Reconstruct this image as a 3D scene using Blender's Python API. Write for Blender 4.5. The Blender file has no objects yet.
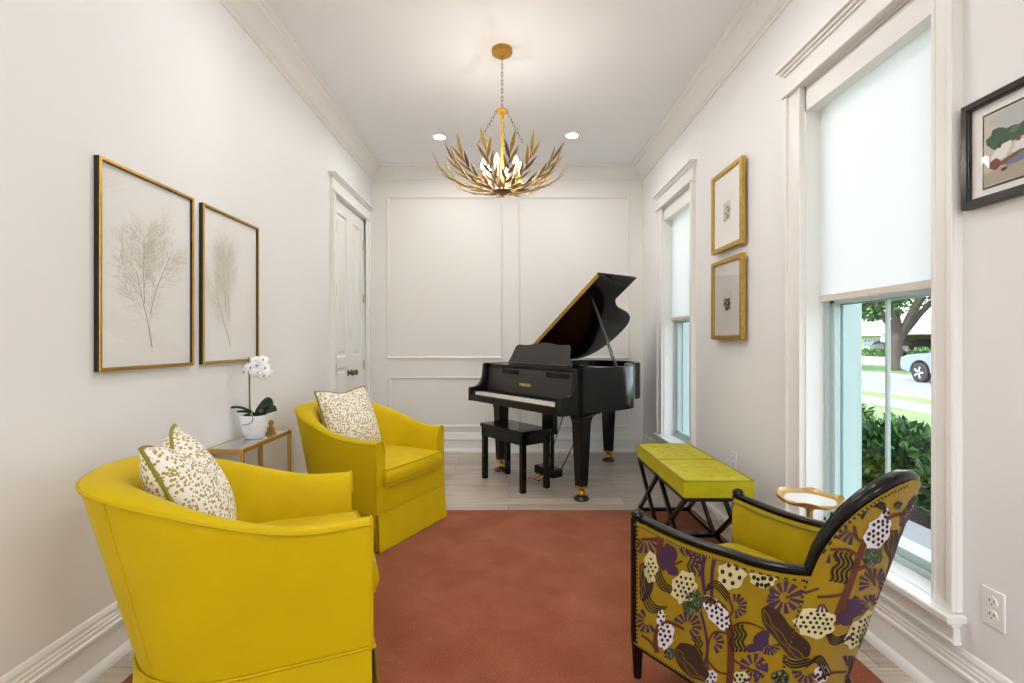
import bpy, bmesh, math, random
from mathutils import Vector, Matrix
PI = math.pi
R = math.radians
C = bpy.context.scene.collection
random.seed(7)

# ------------------------------------------------------------------ helpers
ROOTM = {}
def lin(c):
    c = c / 255.0
    return c / 12.92 if c <= 0.04045 else ((c + 0.055) / 1.055) ** 2.4
def rgb(r, g, b): return (lin(r), lin(g), lin(b), 1.0)

def tag(o, label=None, cat=None, group=None, kind=None):
    if label: o['label'] = label
    if cat: o['category'] = cat
    if group: o['group'] = group
    if kind: o['kind'] = kind
    return o
def thing(name, label, cat, loc=(0, 0, 0), rz=0.0, group=None):
    o = bpy.data.objects.new(name, None); C.objects.link(o)
    o.empty_display_size = 0.05
    o.location = loc; o.rotation_euler = (0, 0, rz)
    ROOTM[o.name] = Matrix.Translation(loc) @ Matrix.Rotation(rz, 4, 'Z')
    return tag(o, label, cat, group)
def sroot(name, loc=(0, 0, 0)):
    o = bpy.data.objects.new(name, None); C.objects.link(o)
    o.empty_display_size = 0.05
    o.location = loc
    ROOTM[o.name] = Matrix.Translation(loc)
    o['kind'] = 'structure'
    return o

class MB:
    def __init__(s): s.v = []; s.f = []; s.m = []
    def add(s, vs, fs, mi=0, M=None):
        b = len(s.v)
        for v in vs:
            v = Vector(v)
            s.v.append(M @ v if M else v)
        for f in fs:
            s.f.append(tuple(b + i for i in f)); s.m.append(mi)
        return s
    def box(s, x0, x1, y0, y1, z0, z1, mi=0, M=None):
        if x0 > x1: x0, x1 = x1, x0
        if y0 > y1: y0, y1 = y1, y0
        if z0 > z1: z0, z1 = z1, z0
        vs = [(x0,y0,z0),(x1,y0,z0),(x1,y1,z0),(x0,y1,z0),(x0,y0,z1),(x1,y0,z1),(x1,y1,z1),(x0,y1,z1)]
        return s.add(vs, [(0,3,2,1),(4,5,6,7),(0,1,5,4),(1,2,6,5),(2,3,7,6),(3,0,4,7)], mi, M)
    def beam(s, a, b, w, h, mi=0, up=(0,0,1)):
        a = Vector(a); b = Vector(b); t = (b - a).normalized(); up = Vector(up)
        if abs(t.dot(up)) > 0.98: up = Vector((1,0,0))
        x = t.cross(up).normalized(); y = x.cross(t).normalized()
        vs = []
        for p in (a, b):
            for (i, j) in ((-1,-1),(1,-1),(1,1),(-1,1)):
                vs.append(p + x * (w/2*i) + y * (h/2*j))
        return s.add(vs, [(0,1,2,3),(7,6,5,4),(0,4,5,1),(1,5,6,2),(2,6,7,3),(3,7,4,0)], mi)
    def tube(s, pts, r, n=8, mi=0, closed=False, flat=1.0):
        pts = [Vector(p) for p in pts]; k = len(pts)
        rs = r if isinstance(r, (list, tuple)) else [r] * k
        vs = []; px = None
        for i, p in enumerate(pts):
            if closed: t = pts[(i+1) % k] - pts[(i-1) % k]
            else: t = pts[min(i+1, k-1)] - pts[max(i-1, 0)]
            t.normalize()
            if px is None:
                up = Vector((0,0,1)) if abs(t.z) < 0.9 else Vector((1,0,0))
                x = t.cross(up).normalized()
            else:
                x = (px - t * px.dot(t)).normalized()
            px = x; y = t.cross(x)
            for j in range(n):
                a = 2*PI*j/n
                vs.append(p + x * (rs[i]*math.cos(a)) + y * (rs[i]*math.sin(a)*flat))
        fs = []
        for i in range(k if closed else k-1):
            for j in range(n):
                a = i*n+j; b = i*n+(j+1) % n; c = ((i+1) % k)*n+(j+1) % n; d = ((i+1) % k)*n+j
                fs.append((a, b, c, d))
        if not closed:
            fs.append(tuple(reversed(range(n)))); fs.append(tuple((k-1)*n+j for j in range(n)))
        return s.add(vs, fs, mi)
    def lathe(s, prof, n=32, c=(0,0,0), mi=0, fn=None, M=None):
        vs = []; fs = []; k = len(prof); c = Vector(c)
        for (r, z) in prof:
            for j in range(n):
                a = 2*PI*j/n
                rr, zz = (r, z) if fn is None else fn(r, z, a)
                vs.append(c + Vector((rr*math.cos(a), rr*math.sin(a), zz)))
        for i in range(k-1):
            for j in range(n):
                fs.append((i*n+j, i*n+(j+1) % n, (i+1)*n+(j+1) % n, (i+1)*n+j))
        if prof[0][0] < .005: fs.append(tuple(reversed(range(n))))
        if prof[-1][0] < .005: fs.append(tuple((k-1)*n+j for j in range(n)))
        return s.add(vs, fs, mi, M)
    def prism(s, poly, f0, f1, mi=0):
        """poly: list of 2D, f0/f1: functions (a,b)->3D for both faces"""
        n = len(poly)
        vs = [f0(*p) for p in poly] + [f1(*p) for p in poly]
        fs = [tuple(reversed(range(n))), tuple(range(n, 2*n))]
        for i in range(n): fs.append((i, (i+1) % n, n+(i+1) % n, n+i))
        return s.add(vs, fs, mi)
    def grid(s, fn, nu, nv, mi=0, cu=False, cv=False):
        vs = [fn(i, j) for i in range(nu) for j in range(nv)]
        fs = []
        for i in range(nu if cu else nu-1):
            for j in range(nv if cv else nv-1):
                fs.append((i*nv+j, ((i+1) % nu)*nv+j, ((i+1) % nu)*nv+(j+1) % nv, i*nv+(j+1) % nv))
        return s.add(vs, fs, mi)
    def ball(s, c, r, n=10, mi=0, sc=(1,1,1), M=None):
        vs = []; fs = []; c = Vector(c); m = max(4, n//2)
        for i in range(m+1):
            th = PI*i/m
            for j in range(n):
                a = 2*PI*j/n
                vs.append(c + Vector((r*sc[0]*math.sin(th)*math.cos(a), r*sc[1]*math.sin(th)*math.sin(a), r*sc[2]*math.cos(th))))
        for i in range(m):
            for j in range(n):
                fs.append((i*n+j, (i+1)*n+j, (i+1)*n+(j+1) % n, i*n+(j+1) % n))
        return s.add(vs, fs, mi, M)
    def build(s, name, mats, parent=None, world=False, loc=None, smooth=True, angle=38, bevel=0, seg=2, sub=0, weld=True, fixn=True):
        vs = s.v
        if parent is not None and world:
            Mi = ROOTM[parent.name].inverted(); vs = [Mi @ v for v in vs]
        elif parent is None and loc is not None:
            l = Vector(loc); vs = [v - l for v in vs]
        me = bpy.data.meshes.new(name)
        me.from_pydata([tuple(v) for v in vs], [], s.f)
        if not isinstance(mats, (list, tuple)): mats = [mats]
        for m in mats: me.materials.append(m)
        me.polygons.foreach_set('material_index', s.m)
        if weld or fixn:
            bm = bmesh.new(); bm.from_mesh(me)
            if weld: bmesh.ops.remove_doubles(bm, verts=bm.verts, dist=1e-5)
            if fixn: bmesh.ops.recalc_face_normals(bm, faces=bm.faces)
            bm.to_mesh(me); bm.free()
        if smooth:
            me.polygons.foreach_set('use_smooth', [True]*len(me.polygons))
            me.set_sharp_from_angle(angle=R(angle))
        o = bpy.data.objects.new(name, me); C.objects.link(o)
        if parent is not None: o.parent = parent
        elif loc is not None: o.location = loc
        if parent is not None and parent.name not in ROOTM: pass
        if bevel:
            b = o.modifiers.new('bevel', 'BEVEL'); b.width = bevel; b.segments = seg
            b.limit_method = 'ANGLE'; b.angle_limit = R(35); b.harden_normals = False
        if sub:
            b = o.modifiers.new('subsurf', 'SUBSURF'); b.levels = sub; b.render_levels = sub
        return o

def struct(o): o['kind'] = 'structure'; return o
def copy_tree(o, parent=None):
    c = o.copy(); C.objects.link(c)
    if parent is not None: c.parent = parent
    for ch in [x for x in bpy.data.objects if x.parent == o]: copy_tree(ch, c)
    return c
def sstep(a, b, x):
    t = max(0.0, min(1.0, (x-a)/(b-a))); return t*t*(3-2*t)
def lerp(a, b, t): return a + (b-a)*t
def catmull(P, n=8, closed=False):
    P = [Vector(p) for p in P]; out = []; k = len(P)
    for i in range(k if closed else k-1):
        if closed: p0, p1, p2, p3 = P[(i-1) % k], P[i], P[(i+1) % k], P[(i+2) % k]
        else: p0, p1, p2, p3 = P[max(i-1,0)], P[i], P[i+1], P[min(i+2,k-1)]
        for j in range(n):
            t = j/n
            out.append(0.5*((2*p1)+(p2-p0)*t+(2*p0-5*p1+4*p2-p3)*t*t+(3*p1-p0-3*p2+p3)*t*t*t))
    if not closed: out.append(P[-1])
    return out

# ------------------------------------------------------------------ materials
def new_mat(name):
    m = bpy.data.materials.new(name); m.use_nodes = True
    nt = m.node_tree; nt.nodes.clear()
    out = nt.nodes.new('ShaderNodeOutputMaterial')
    return m, nt, out
def pmat(name, col, rough=0.5, metal=0.0, spec=0.5, coat=0.0, sheen=0.0, noise=0.0, nscale=30.0, bump=0.0, bscale=200.0, sheen_tint=None, stretch=None):
    m, nt, out = new_mat(name)
    b = nt.nodes.new('ShaderNodeBsdfPrincipled')
    nt.links.new(b.outputs[0], out.inputs[0])
    b.inputs['Base Color'].default_value = col
    b.inputs['Roughness'].default_value = rough
    b.inputs['Metallic'].default_value = metal
    b.inputs['Specular IOR Level'].default_value = spec
    b.inputs['Coat Weight'].default_value = coat
    b.inputs['Coat Roughness'].default_value = 0.03
    b.inputs['Sheen Weight'].default_value = sheen
    b.inputs['Sheen Roughness'].default_value = 0.4
    if sheen_tint: b.inputs['Sheen Tint'].default_value = sheen_tint
    tc = nt.nodes.new('ShaderNodeTexCoord')
    src = tc.outputs['Object']
    if stretch:
        mp = nt.nodes.new('ShaderNodeMapping'); mp.inputs['Scale'].default_value = stretch
        nt.links.new(src, mp.inputs[0]); src = mp.outputs[0]
    if noise:
        n = nt.nodes.new('ShaderNodeTexNoise'); n.inputs['Scale'].default_value = nscale; n.inputs['Detail'].default_value = 4
        nt.links.new(src, n.inputs['Vector'])
        mr = nt.nodes.new('ShaderNodeMapRange'); mr.inputs['From Min'].default_value = 0.3; mr.inputs['From Max'].default_value = 0.7
        mr.inputs['To Min'].default_value = 1-noise; mr.inputs['To Max'].default_value = 1+noise
        nt.links.new(n.outputs[0], mr.inputs[0])
        mx = nt.nodes.new('ShaderNodeVectorMath'); mx.operation = 'SCALE'
        mx.inputs[0].default_value = col[:3]; nt.links.new(mr.outputs[0], mx.inputs['Scale'])
        nt.links.new(mx.outputs[0], b.inputs['Base Color'])
    if bump:
        n2 = nt.nodes.new('ShaderNodeTexNoise'); n2.inputs['Scale'].default_value = bscale; n2.inputs['Detail'].default_value = 2
        nt.links.new(src, n2.inputs['Vector'])
        bp = nt.nodes.new('ShaderNodeBump'); bp.inputs['Strength'].default_value = bump; bp.inputs['Distance'].default_value = 0.002
        nt.links.new(n2.outputs[0], bp.inputs['Height']); nt.links.new(bp.outputs[0], b.inputs['Normal'])
    return m
def emat(name, col, strength, see=0.0):
    m, nt, out = new_mat(name)
    e = nt.nodes.new('ShaderNodeEmission'); e.inputs[0].default_value = col; e.inputs[1].default_value = strength
    if see:
        t = nt.nodes.new('ShaderNodeBsdfTransparent'); mx = nt.nodes.new('ShaderNodeMixShader'); mx.inputs[0].default_value = see
        nt.links.new(e.outputs[0], mx.inputs[1]); nt.links.new(t.outputs[0], mx.inputs[2]); nt.links.new(mx.outputs[0], out.inputs[0])
    else: nt.links.new(e.outputs[0], out.inputs[0])
    return m
def glass_mat(name, tint=(1,1,1,1), refl=0.08, ior=1.45):
    m, nt, out = new_mat(name)
    t = nt.nodes.new('ShaderNodeBsdfTransparent'); t.inputs[0].default_value = tint
    g = nt.nodes.new('ShaderNodeBsdfGlossy'); g.inputs['Roughness'].default_value = 0.02
    f = nt.nodes.new('ShaderNodeFresnel'); f.inputs[0].default_value = ior
    mx = nt.nodes.new('ShaderNodeMixShader')
    ge = nt.nodes.new('ShaderNodeNewGeometry'); sb = nt.nodes.new('ShaderNodeMath'); sb.operation = 'SUBTRACT'; sb.inputs[0].default_value = 1.0
    mu = nt.nodes.new('ShaderNodeMath'); mu.operation = 'MULTIPLY'
    nt.links.new(ge.outputs['Backfacing'], sb.inputs[1]); nt.links.new(sb.outputs[0], mu.inputs[0]); nt.links.new(f.outputs[0], mu.inputs[1])
    nt.links.new(mu.outputs[0], mx.inputs[0]); nt.links.new(t.outputs[0], mx.inputs[1]); nt.links.new(g.outputs[0], mx.inputs[2])
    nt.links.new(mx.outputs[0], out.inputs[0])
    return m

M_wall = pmat('wall_paint', rgb(236,236,236), 0.6, bump=0.05, bscale=300)
M_ceil = pmat('ceiling_paint', rgb(236,237,239), 0.7)
M_trim = pmat('trim_paint', rgb(238,237,234), 0.35)
M_back = pmat('panel_paint', rgb(234,231,226), 0.5)
M_brass = pmat('hinge_brass', rgb(205,195,160), 0.35, 0.8)
M_nickel = pmat('knob_bronze', rgb(120,105,85), 0.3, 0.9)
M_plate = pmat('outlet_plastic', rgb(240,240,238), 0.35)
M_slot = pmat('outlet_slot', rgb(60,60,60), 0.5)
M_black = pmat('polished_black', rgb(14,13,13), 0.07, spec=0.6, coat=0.6)
M_satin = pmat('satin_black', rgb(12,11,11), 0.22, spec=0.35)
M_piano = pmat('piano_ebony', rgb(13,10,9), 0.12, spec=0.3, coat=0.0)
M_desk = pmat('music_desk_black', rgb(46,41,37), 0.3, spec=0.5)
M_ivory = pmat('key_white', rgb(238,234,230), 0.25)
M_gold = pmat('gold_trim', rgb(212,165,60), 0.25, 1.0)
M_soundb = pmat('bronze_plate', rgb(165,95,40), 0.35, 0.4, noise=0.1)
M_yellow = pmat('yellow_velvet', rgb(203,173,0), 0.62, spec=0.15, sheen=0.15, sheen_tint=rgb(255,245,150), noise=0.03, nscale=6, bump=0.06, bscale=500)
M_ypipe = pmat('yellow_piping', rgb(196,166,5), 0.6, spec=0.2)
M_dark = pmat('under_dark', rgb(25,22,20), 0.8)
M_olive = pmat('chartreuse_velvet', rgb(180,168,0), 0.45, spec=0.25, sheen=0.25, sheen_tint=rgb(240,245,90), noise=0.10, nscale=18, bump=0.1, bscale=300)
M_olivein = pmat('ochre_velvet', rgb(176,152,8), 0.5, spec=0.3, sheen=0.4, sheen_tint=rgb(235,220,80), noise=0.12, nscale=10, bump=0.1, bscale=300)
M_pipe = pmat('olive_piping', rgb(140,128,28), 0.6)
M_tgold = pmat('table_gold', rgb(200,165,95), 0.3, 0.85)
M_pot = pmat('pot_white', rgb(240,241,243), 0.25, bump=0.1, bscale=20)
M_soil = pmat('soil', rgb(70,48,30), 0.9, noise=0.5, nscale=80, bump=0.8, bscale=90)
M_leaf = pmat('orchid_leaf', rgb(28,52,34), 0.3)
M_petal = pmat('orchid_petal', rgb(246,246,246), 0.6)
M_stem = pmat('orchid_stem', rgb(110,105,70), 0.6)
M_root = pmat('orchid_root', rgb(150,155,145), 0.7)
M_pcentre = pmat('orchid_centre', rgb(120,105,40), 0.6)
M_frgold = pmat('frame_gold', rgb(190,145,50), 0.32, 0.75, noise=0.12, nscale=60)
M_frgold2 = pmat('frame_antique_gold', rgb(186,150,66), 0.4, 0.6, noise=0.15, nscale=40)
M_frblk = pmat('frame_black', rgb(28,26,25), 0.25)
M_paper = pmat('print_paper', rgb(238,237,234), 0.7)
M_mat = pmat('mount_white', rgb(240,239,236), 0.7)
M_matg = pmat('mount_grey', rgb(212,208,204), 0.7)
M_ink = pmat('print_ink_tan', rgb(222,215,198), 0.8)
M_inkd = pmat('print_ink_dark', rgb(150,142,120), 0.8)
M_glass = glass_mat('picture_glass')
M_wglass = glass_mat('window_glass', (0.965,0.99,0.99,1))
M_leafgold = pmat('chandelier_gilt', rgb(205,165,85), 0.33, 0.6, noise=0.35, nscale=25)
M_leafdark = pmat('chandelier_stem', rgb(132,108,74), 0.42, 0.65)
M_chain = pmat('chain_metal', rgb(130,115,90), 0.4, 0.8)
M_canopy = pmat('canopy_gilt', rgb(185,140,50), 0.45, 0.6, noise=0.1, nscale=15)
M_bulb = emat('bulb_glow', (1.0,0.93,0.82,1), 14, see=0.35)
M_can = emat('downlight_glow', (1.0,0.985,0.965,1), 370)
M_vinyl = pmat('window_vinyl', rgb(186,204,202), 0.35)  # bluish cast of reflections put into the base colour
M_marble = pmat('marble_top', rgb(232,232,226), 0.15, noise=0.03, nscale=4)
M_wavy = pmat('antique_rim', rgb(196,158,92), 0.35, 0.6, noise=0.1, nscale=20)
M_figure = pmat('figurine_gold', rgb(170,130,70), 0.3, 0.7, noise=0.2, nscale=60)

def shade_mat():
    m, nt, out = new_mat('shade_fabric')
    d = nt.nodes.new('ShaderNodeBsdfDiffuse'); d.inputs[0].default_value = rgb(245,246,246)
    t = nt.nodes.new('ShaderNodeBsdfTranslucent'); t.inputs[0].default_value = rgb(252,252,252)
    mx = nt.nodes.new('ShaderNodeMixShader'); mx.inputs[0].default_value = 0.55
    nt.links.new(d.outputs[0], mx.inputs[1]); nt.links.new(t.outputs[0], mx.inputs[2]); nt.links.new(mx.outputs[0], out.inputs[0])
    return m
M_shade = shade_mat()

def floor_mat():
    m, nt, out = new_mat('oak_planks')
    b = nt.nodes.new('ShaderNodeBsdfPrincipled'); nt.links.new(b.outputs[0], out.inputs[0])
    tc = nt.nodes.new('ShaderNodeTexCoord')
    br = nt.nodes.new('ShaderNodeTexBrick')
    br.offset = 0.37; br.inputs['Scale'].default_value = 1.0
    br.inputs['Color1'].default_value = rgb(202,188,172); br.inputs['Color2'].default_value = rgb(172,155,140)
    br.inputs['Mortar'].default_value = rgb(70,58,48); br.inputs['Mortar Size'].default_value = 0.0016
    br.inputs['Mortar Smooth'].default_value = 0.2; br.inputs['Bias'].default_value = 0.0
    br.inputs['Brick Width'].default_value = 1.35; br.inputs['Row Height'].default_value = 0.165
    nt.links.new(tc.outputs['Object'], br.inputs['Vector'])
    mp = nt.nodes.new('ShaderNodeMapping'); mp.inputs['Scale'].default_value = (1.5, 26, 1)
    nt.links.new(tc.outputs['Object'], mp.inputs[0])
    n = nt.nodes.new('ShaderNodeTexNoise'); n.inputs['Scale'].default_value = 1.6; n.inputs['Detail'].default_value = 6; n.inputs['Distortion'].default_value = 0.6
    nt.links.new(mp.outputs[0], n.inputs['Vector'])
    mr = nt.nodes.new('ShaderNodeMapRange'); mr.inputs['From Min'].default_value = 0.3; mr.inputs['From Max'].default_value = 0.7
    mr.inputs['To Min'].default_value = 0.72; mr.inputs['To Max'].default_value = 1.18
    nt.links.new(n.outputs[0], mr.inputs[0])
    vm = nt.nodes.new('ShaderNodeVectorMath'); vm.operation = 'SCALE'
    nt.links.new(br.outputs['Color'], vm.inputs[0]); nt.links.new(mr.outputs[0], vm.inputs['Scale'])
    nt.links.new(vm.outputs[0], b.inputs['Base Color'])
    b.inputs['Roughness'].default_value = 0.3
    bp = nt.nodes.new('ShaderNodeBump'); bp.inputs['Strength'].default_value = 0.15; bp.inputs['Distance'].default_value = 0.001
    nt.links.new(mr.outputs[0], bp.inputs['Height']); nt.links.new(bp.outputs[0], b.inputs['Normal'])
    return m
M_floor = floor_mat()

def rug_mat():
    m, nt, out = new_mat('rug_pile')
    b = nt.nodes.new('ShaderNodeBsdfPrincipled'); nt.links.new(b.outputs[0], out.inputs[0])
    tc = nt.nodes.new('ShaderNodeTexCoord')
    n1 = nt.nodes.new('ShaderNodeTexNoise'); n1.inputs['Scale'].default_value = 4.5; n1.inputs['Detail'].default_value = 7; n1.inputs['Distortion'].default_value = 0.3
    nt.links.new(tc.outputs['Object'], n1.inputs['Vector'])
    n2 = nt.nodes.new('ShaderNodeTexNoise'); n2.inputs['Scale'].default_value = 160; n2.inputs['Detail'].default_value = 3
    nt.links.new(tc.outputs['Object'], n2.inputs['Vector'])
    cr = nt.nodes.new('ShaderNodeValToRGB')
    cr.color_ramp.elements[0].position = 0.38; cr.color_ramp.elements[0].color = rgb(136,76,48)
    cr.color_ramp.elements[1].position = 0.68; cr.color_ramp.elements[1].color = rgb(152,92,64)
    nt.links.new(n1.outputs[0], cr.inputs[0])
    mr = nt.nodes.new('ShaderNodeMapRange'); mr.inputs['From Min'].default_value = 0.25; mr.inputs['From Max'].default_value = 0.75
    mr.inputs['To Min'].default_value = 0.72; mr.inputs['To Max'].default_value = 1.25
    nt.links.new(n2.outputs[0], mr.inputs[0])
    vm = nt.nodes.new('ShaderNodeVectorMath'); vm.operation = 'SCALE'
    nt.links.new(cr.outputs[0], vm.inputs[0]); nt.links.new(mr.outputs[0], vm.inputs['Scale'])
    nt.links.new(vm.outputs[0], b.inputs['Base Color'])
    b.inputs['Roughness'].default_value = 0.9; b.inputs['Specular IOR Level'].default_value = 0.1
    b.inputs['Sheen Weight'].default_value = 0.35; b.inputs['Sheen Tint'].default_value = rgb(250,190,190); b.inputs['Sheen Roughness'].default_value = 0.35
    bp = nt.nodes.new('ShaderNodeBump'); bp.inputs['Strength'].default_value = 0.5; bp.inputs['Distance'].default_value = 0.004
    nt.links.new(n2.outputs[0], bp.inputs['Height']); nt.links.new(bp.outputs[0], b.inputs['Normal'])
    return m
M_rug = rug_mat()

def dots_mat(name, scale, thr, col, base):
    m, nt, out = new_mat(name)
    b = nt.nodes.new('ShaderNodeBsdfPrincipled'); nt.links.new(b.outputs[0], out.inputs[0])
    tc = nt.nodes.new('ShaderNodeTexCoord')
    mp = nt.nodes.new('ShaderNodeMapping'); mp.inputs['Scale'].default_value = (1, 0.85, 1)
    nt.links.new(tc.outputs['Object'], mp.inputs[0])
    v = nt.nodes.new('ShaderNodeTexVoronoi'); v.inputs['Scale'].default_value = scale; v.inputs['Randomness'].default_value = 0.75
    nt.links.new(mp.outputs[0], v.inputs['Vector'])
    mr = nt.nodes.new('ShaderNodeMapRange'); mr.inputs['From Min'].default_value = thr-0.05; mr.inputs['From Max'].default_value = thr+0.05
    nt.links.new(v.outputs['Distance'], mr.inputs[0])
    mx = nt.nodes.new('ShaderNodeMix'); mx.data_type = 'RGBA'
    mx.inputs[6].default_value = col; mx.inputs[7].default_value = base
    nt.links.new(mr.outputs[0], mx.inputs[0]); nt.links.new(mx.outputs[2], b.inputs['Base Color'])
    b.inputs['Roughness'].default_value = 0.8
    return m
M_dots = dots_mat('spotted_linen', 84, 0.43, rgb(172,148,72), rgb(238,235,226))

# ------------------------------------------------------------------ room
XL, XR, YB, YF, H = -1.475, 1.445, 5.372, -2.6, 3.045
WT = 0.24
WIN = [(1.680, 2.44), (3.925, 4.65)]
ZS, ZH = 0.30, 2.42
DR = (4.205, 5.095); DH = 2.43

w = MB(); w.box(XL-0.15, XR+WT, YF-0.15, YB+0.15, -0.1, 0.0)
struct(w.build('floor', M_floor, smooth=False))
w = MB(); w.box(XL-0.15, XR+WT, YF-0.15, YB+0.15, H, H+0.12)
struct(w.build('ceiling', M_ceil, smooth=False))
w = MB()
w.box(XL-0.15, XL, YF, DR[0], 0, H); w.box(XL-0.15, XL, DR[1], YB, 0, H); w.box(XL-0.15, XL, DR[0], DR[1], DH, H)
w.box(XL-0.16, XL-0.15, DR[0], DR[1], 0, DH)
struct(w.build('wall_left', M_wall, smooth=False))
w = MB()
ys = [YF] + [q for a in WIN for q in a] + [YB]
for i in range(0, len(ys), 2): w.box(XR, XR+WT, ys[i], ys[i+1], 0, H)
for a, b in WIN:
    w.box(XR, XR+WT, a, b, 0, ZS); w.box(XR, XR+WT, a, b, ZH, H)
struct(w.build('wall_right', M_wall, smooth=False))
w = MB(); w.box(XL-0.15, XR+WT, YB, YB+0.15, 0, H)
struct(w.build('wall_back', M_back, smooth=False))
w = MB(); w.box(XL-0.15, -1.15, YF-0.15, YF, 0, H); w.box(1.15, XR+WT, YF-0.15, YF, 0, H); w.box(-1.15, 1.15, YF-0.15, YF, 2.6, H)
struct(w.build('wall_front', M_wall, smooth=False))

# crown
prof = [(0,-.125),(.010,-.125),(.014,-.117),(.014,-.110),(.022,-.106),(.022,-.098),(.032,-.092),(.045,-.072),(.066,-.050),(.092,-.036),(.112,-.030),(.118,-.026),(.118,-.018),(.134,-.014),(.149,-.010),(.149,0),(0,0)]
w = MB()
def crown_pt(i, j):
    d, z = prof[j]
    x0, x1, y0, y1 = XL+d, XR-d, YF+d, YB-d
    return [(x0,y0,H+z),(x0,y1,H+z),(x1,y1,H+z),(x1,y0,H+z)][i]
w.grid(crown_pt, 4, len(prof), cu=True, cv=True)
struct(w.build('trim_1', M_trim, angle=20))
bprof = [(0,0),(.030,0),(.030,.010),(.027,.022),(.022,.031),(.016,.037),(.016,.122),(.021,.126),(.024,.132),(.024,.142),(.018,.147),(.018,.160),(.014,.163),(.014,.172),(.010,.178),(.010,.190),(.005,.202),(0,.207)]
def base_run(name, p0, p1, nrm, m0, m1):
    """p0->p1 along wall, nrm inward; m0/m1 = mitre sign at the ends"""
    p0 = Vector(p0); p1 = Vector(p1); nrm = Vector(nrm); t = (p1-p0).normalized()
    w = MB(); k = len(bprof)
    vs = []
    for p, m in ((p0, m0), (p1, -m1)):
        for d, z in bprof:
            vs.append(p + nrm*d + t*(d*m) + Vector((0,0,z)))
    fs = [(i, (i+1) % k, k+(i+1) % k, k+i) for i in range(k)]
    fs += [tuple(range(k)), tuple(reversed(range(k, 2*k)))]
    w.add(vs, fs)
    struct(w.build(name, M_trim, angle=20))
base_run('baseboard_left', (XL,YF,0), (XL,4.13,0), (1,0,0), 1, 0)
base_run('baseboard_back', (XL,YB,0), (XR,YB,0), (0,-1,0), 1, 1)
base_run('baseboard_right', (XR,YF,0), (XR,YB,0), (-1,0,0), 1, 1)

# wall panel frames on the back wall
def panel_frame(name, x0, x1, z0, z1):
    pf = [(0,0),(0,.010),(.004,.016),(.010,.016),(.014,.010),(.020,.008),(.026,.004),(.026,0)]
    w = MB()
    def f(i, j):
        a, d = pf[j]
        X0, X1, Z0, Z1 = x0+a, x1-a, z0+a, z1-a
        return [(X0,YB-d,Z0),(X1,YB-d,Z0),(X1,YB-d,Z1),(X0,YB-d,Z1)][i]
    w.grid(f, 4, len(pf), cu=True, cv=True)
    struct(w.build(name, M_back, angle=20))
panel_frame('trim_2', -1.305, -0.064, 1.001, 2.74)
panel_frame('trim_3', 0.107, 1.291, 1.001, 2.74)
panel_frame('trim_4', -1.285, -0.064, 0.267, 0.805)
panel_frame('trim_5', 0.107, 1.291, 0.267, 0.805)

# side and head casings (s = +1: wall on the right, -1: wall on the left)
def casing_set(root, xw, s, y0, y1, wn, wf, zbot, zhead):
    """xw wall plane, boards project towards the room by -s"""
    def X(d): return xw - s*d
    for (a, b, inner) in ((y0-wn, y0, 1), (y1, y1+wf, -1)):
        m = MB()
        m.box(X(0), X(.022), a, b, zbot, zhead)
        o1, o2 = (a, a+.022) if inner == 1 else (b-.022, b)
        m.box(X(0), X(.036), o1, o2, zbot, zhead)
        i1, i2 = (b-.014, b) if inner == 1 else (a, a+.014)
        m.box(X(0), X(.027), i1, i2, zbot, zhead)
        m.build('side_casing', M_trim, root, world=True, bevel=.003)
    m = MB()
    m.box(X(0), X(.044), y0-wn-.012, y1+wf+.012, zhead, zhead+.018)
    m.box(X(0), X(.024), y0-wn, y1+wf, zhead+.018, zhead+.118)
    m.box(X(0), X(.036), y0-wn-.01, y1+wf+.01, zhead+.112, zhead+.126)
    m.box(X(0), X(.048), y0-wn-.022, y1+wf+.022, zhead+.126, zhead+.140)
    m.box(X(0), X(.062), y0-wn-.034, y1+wf+.034, zhead+.140, zhead+.156)
    m.build('head_casing', M_trim, root, world=True, bevel=.003)

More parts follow.
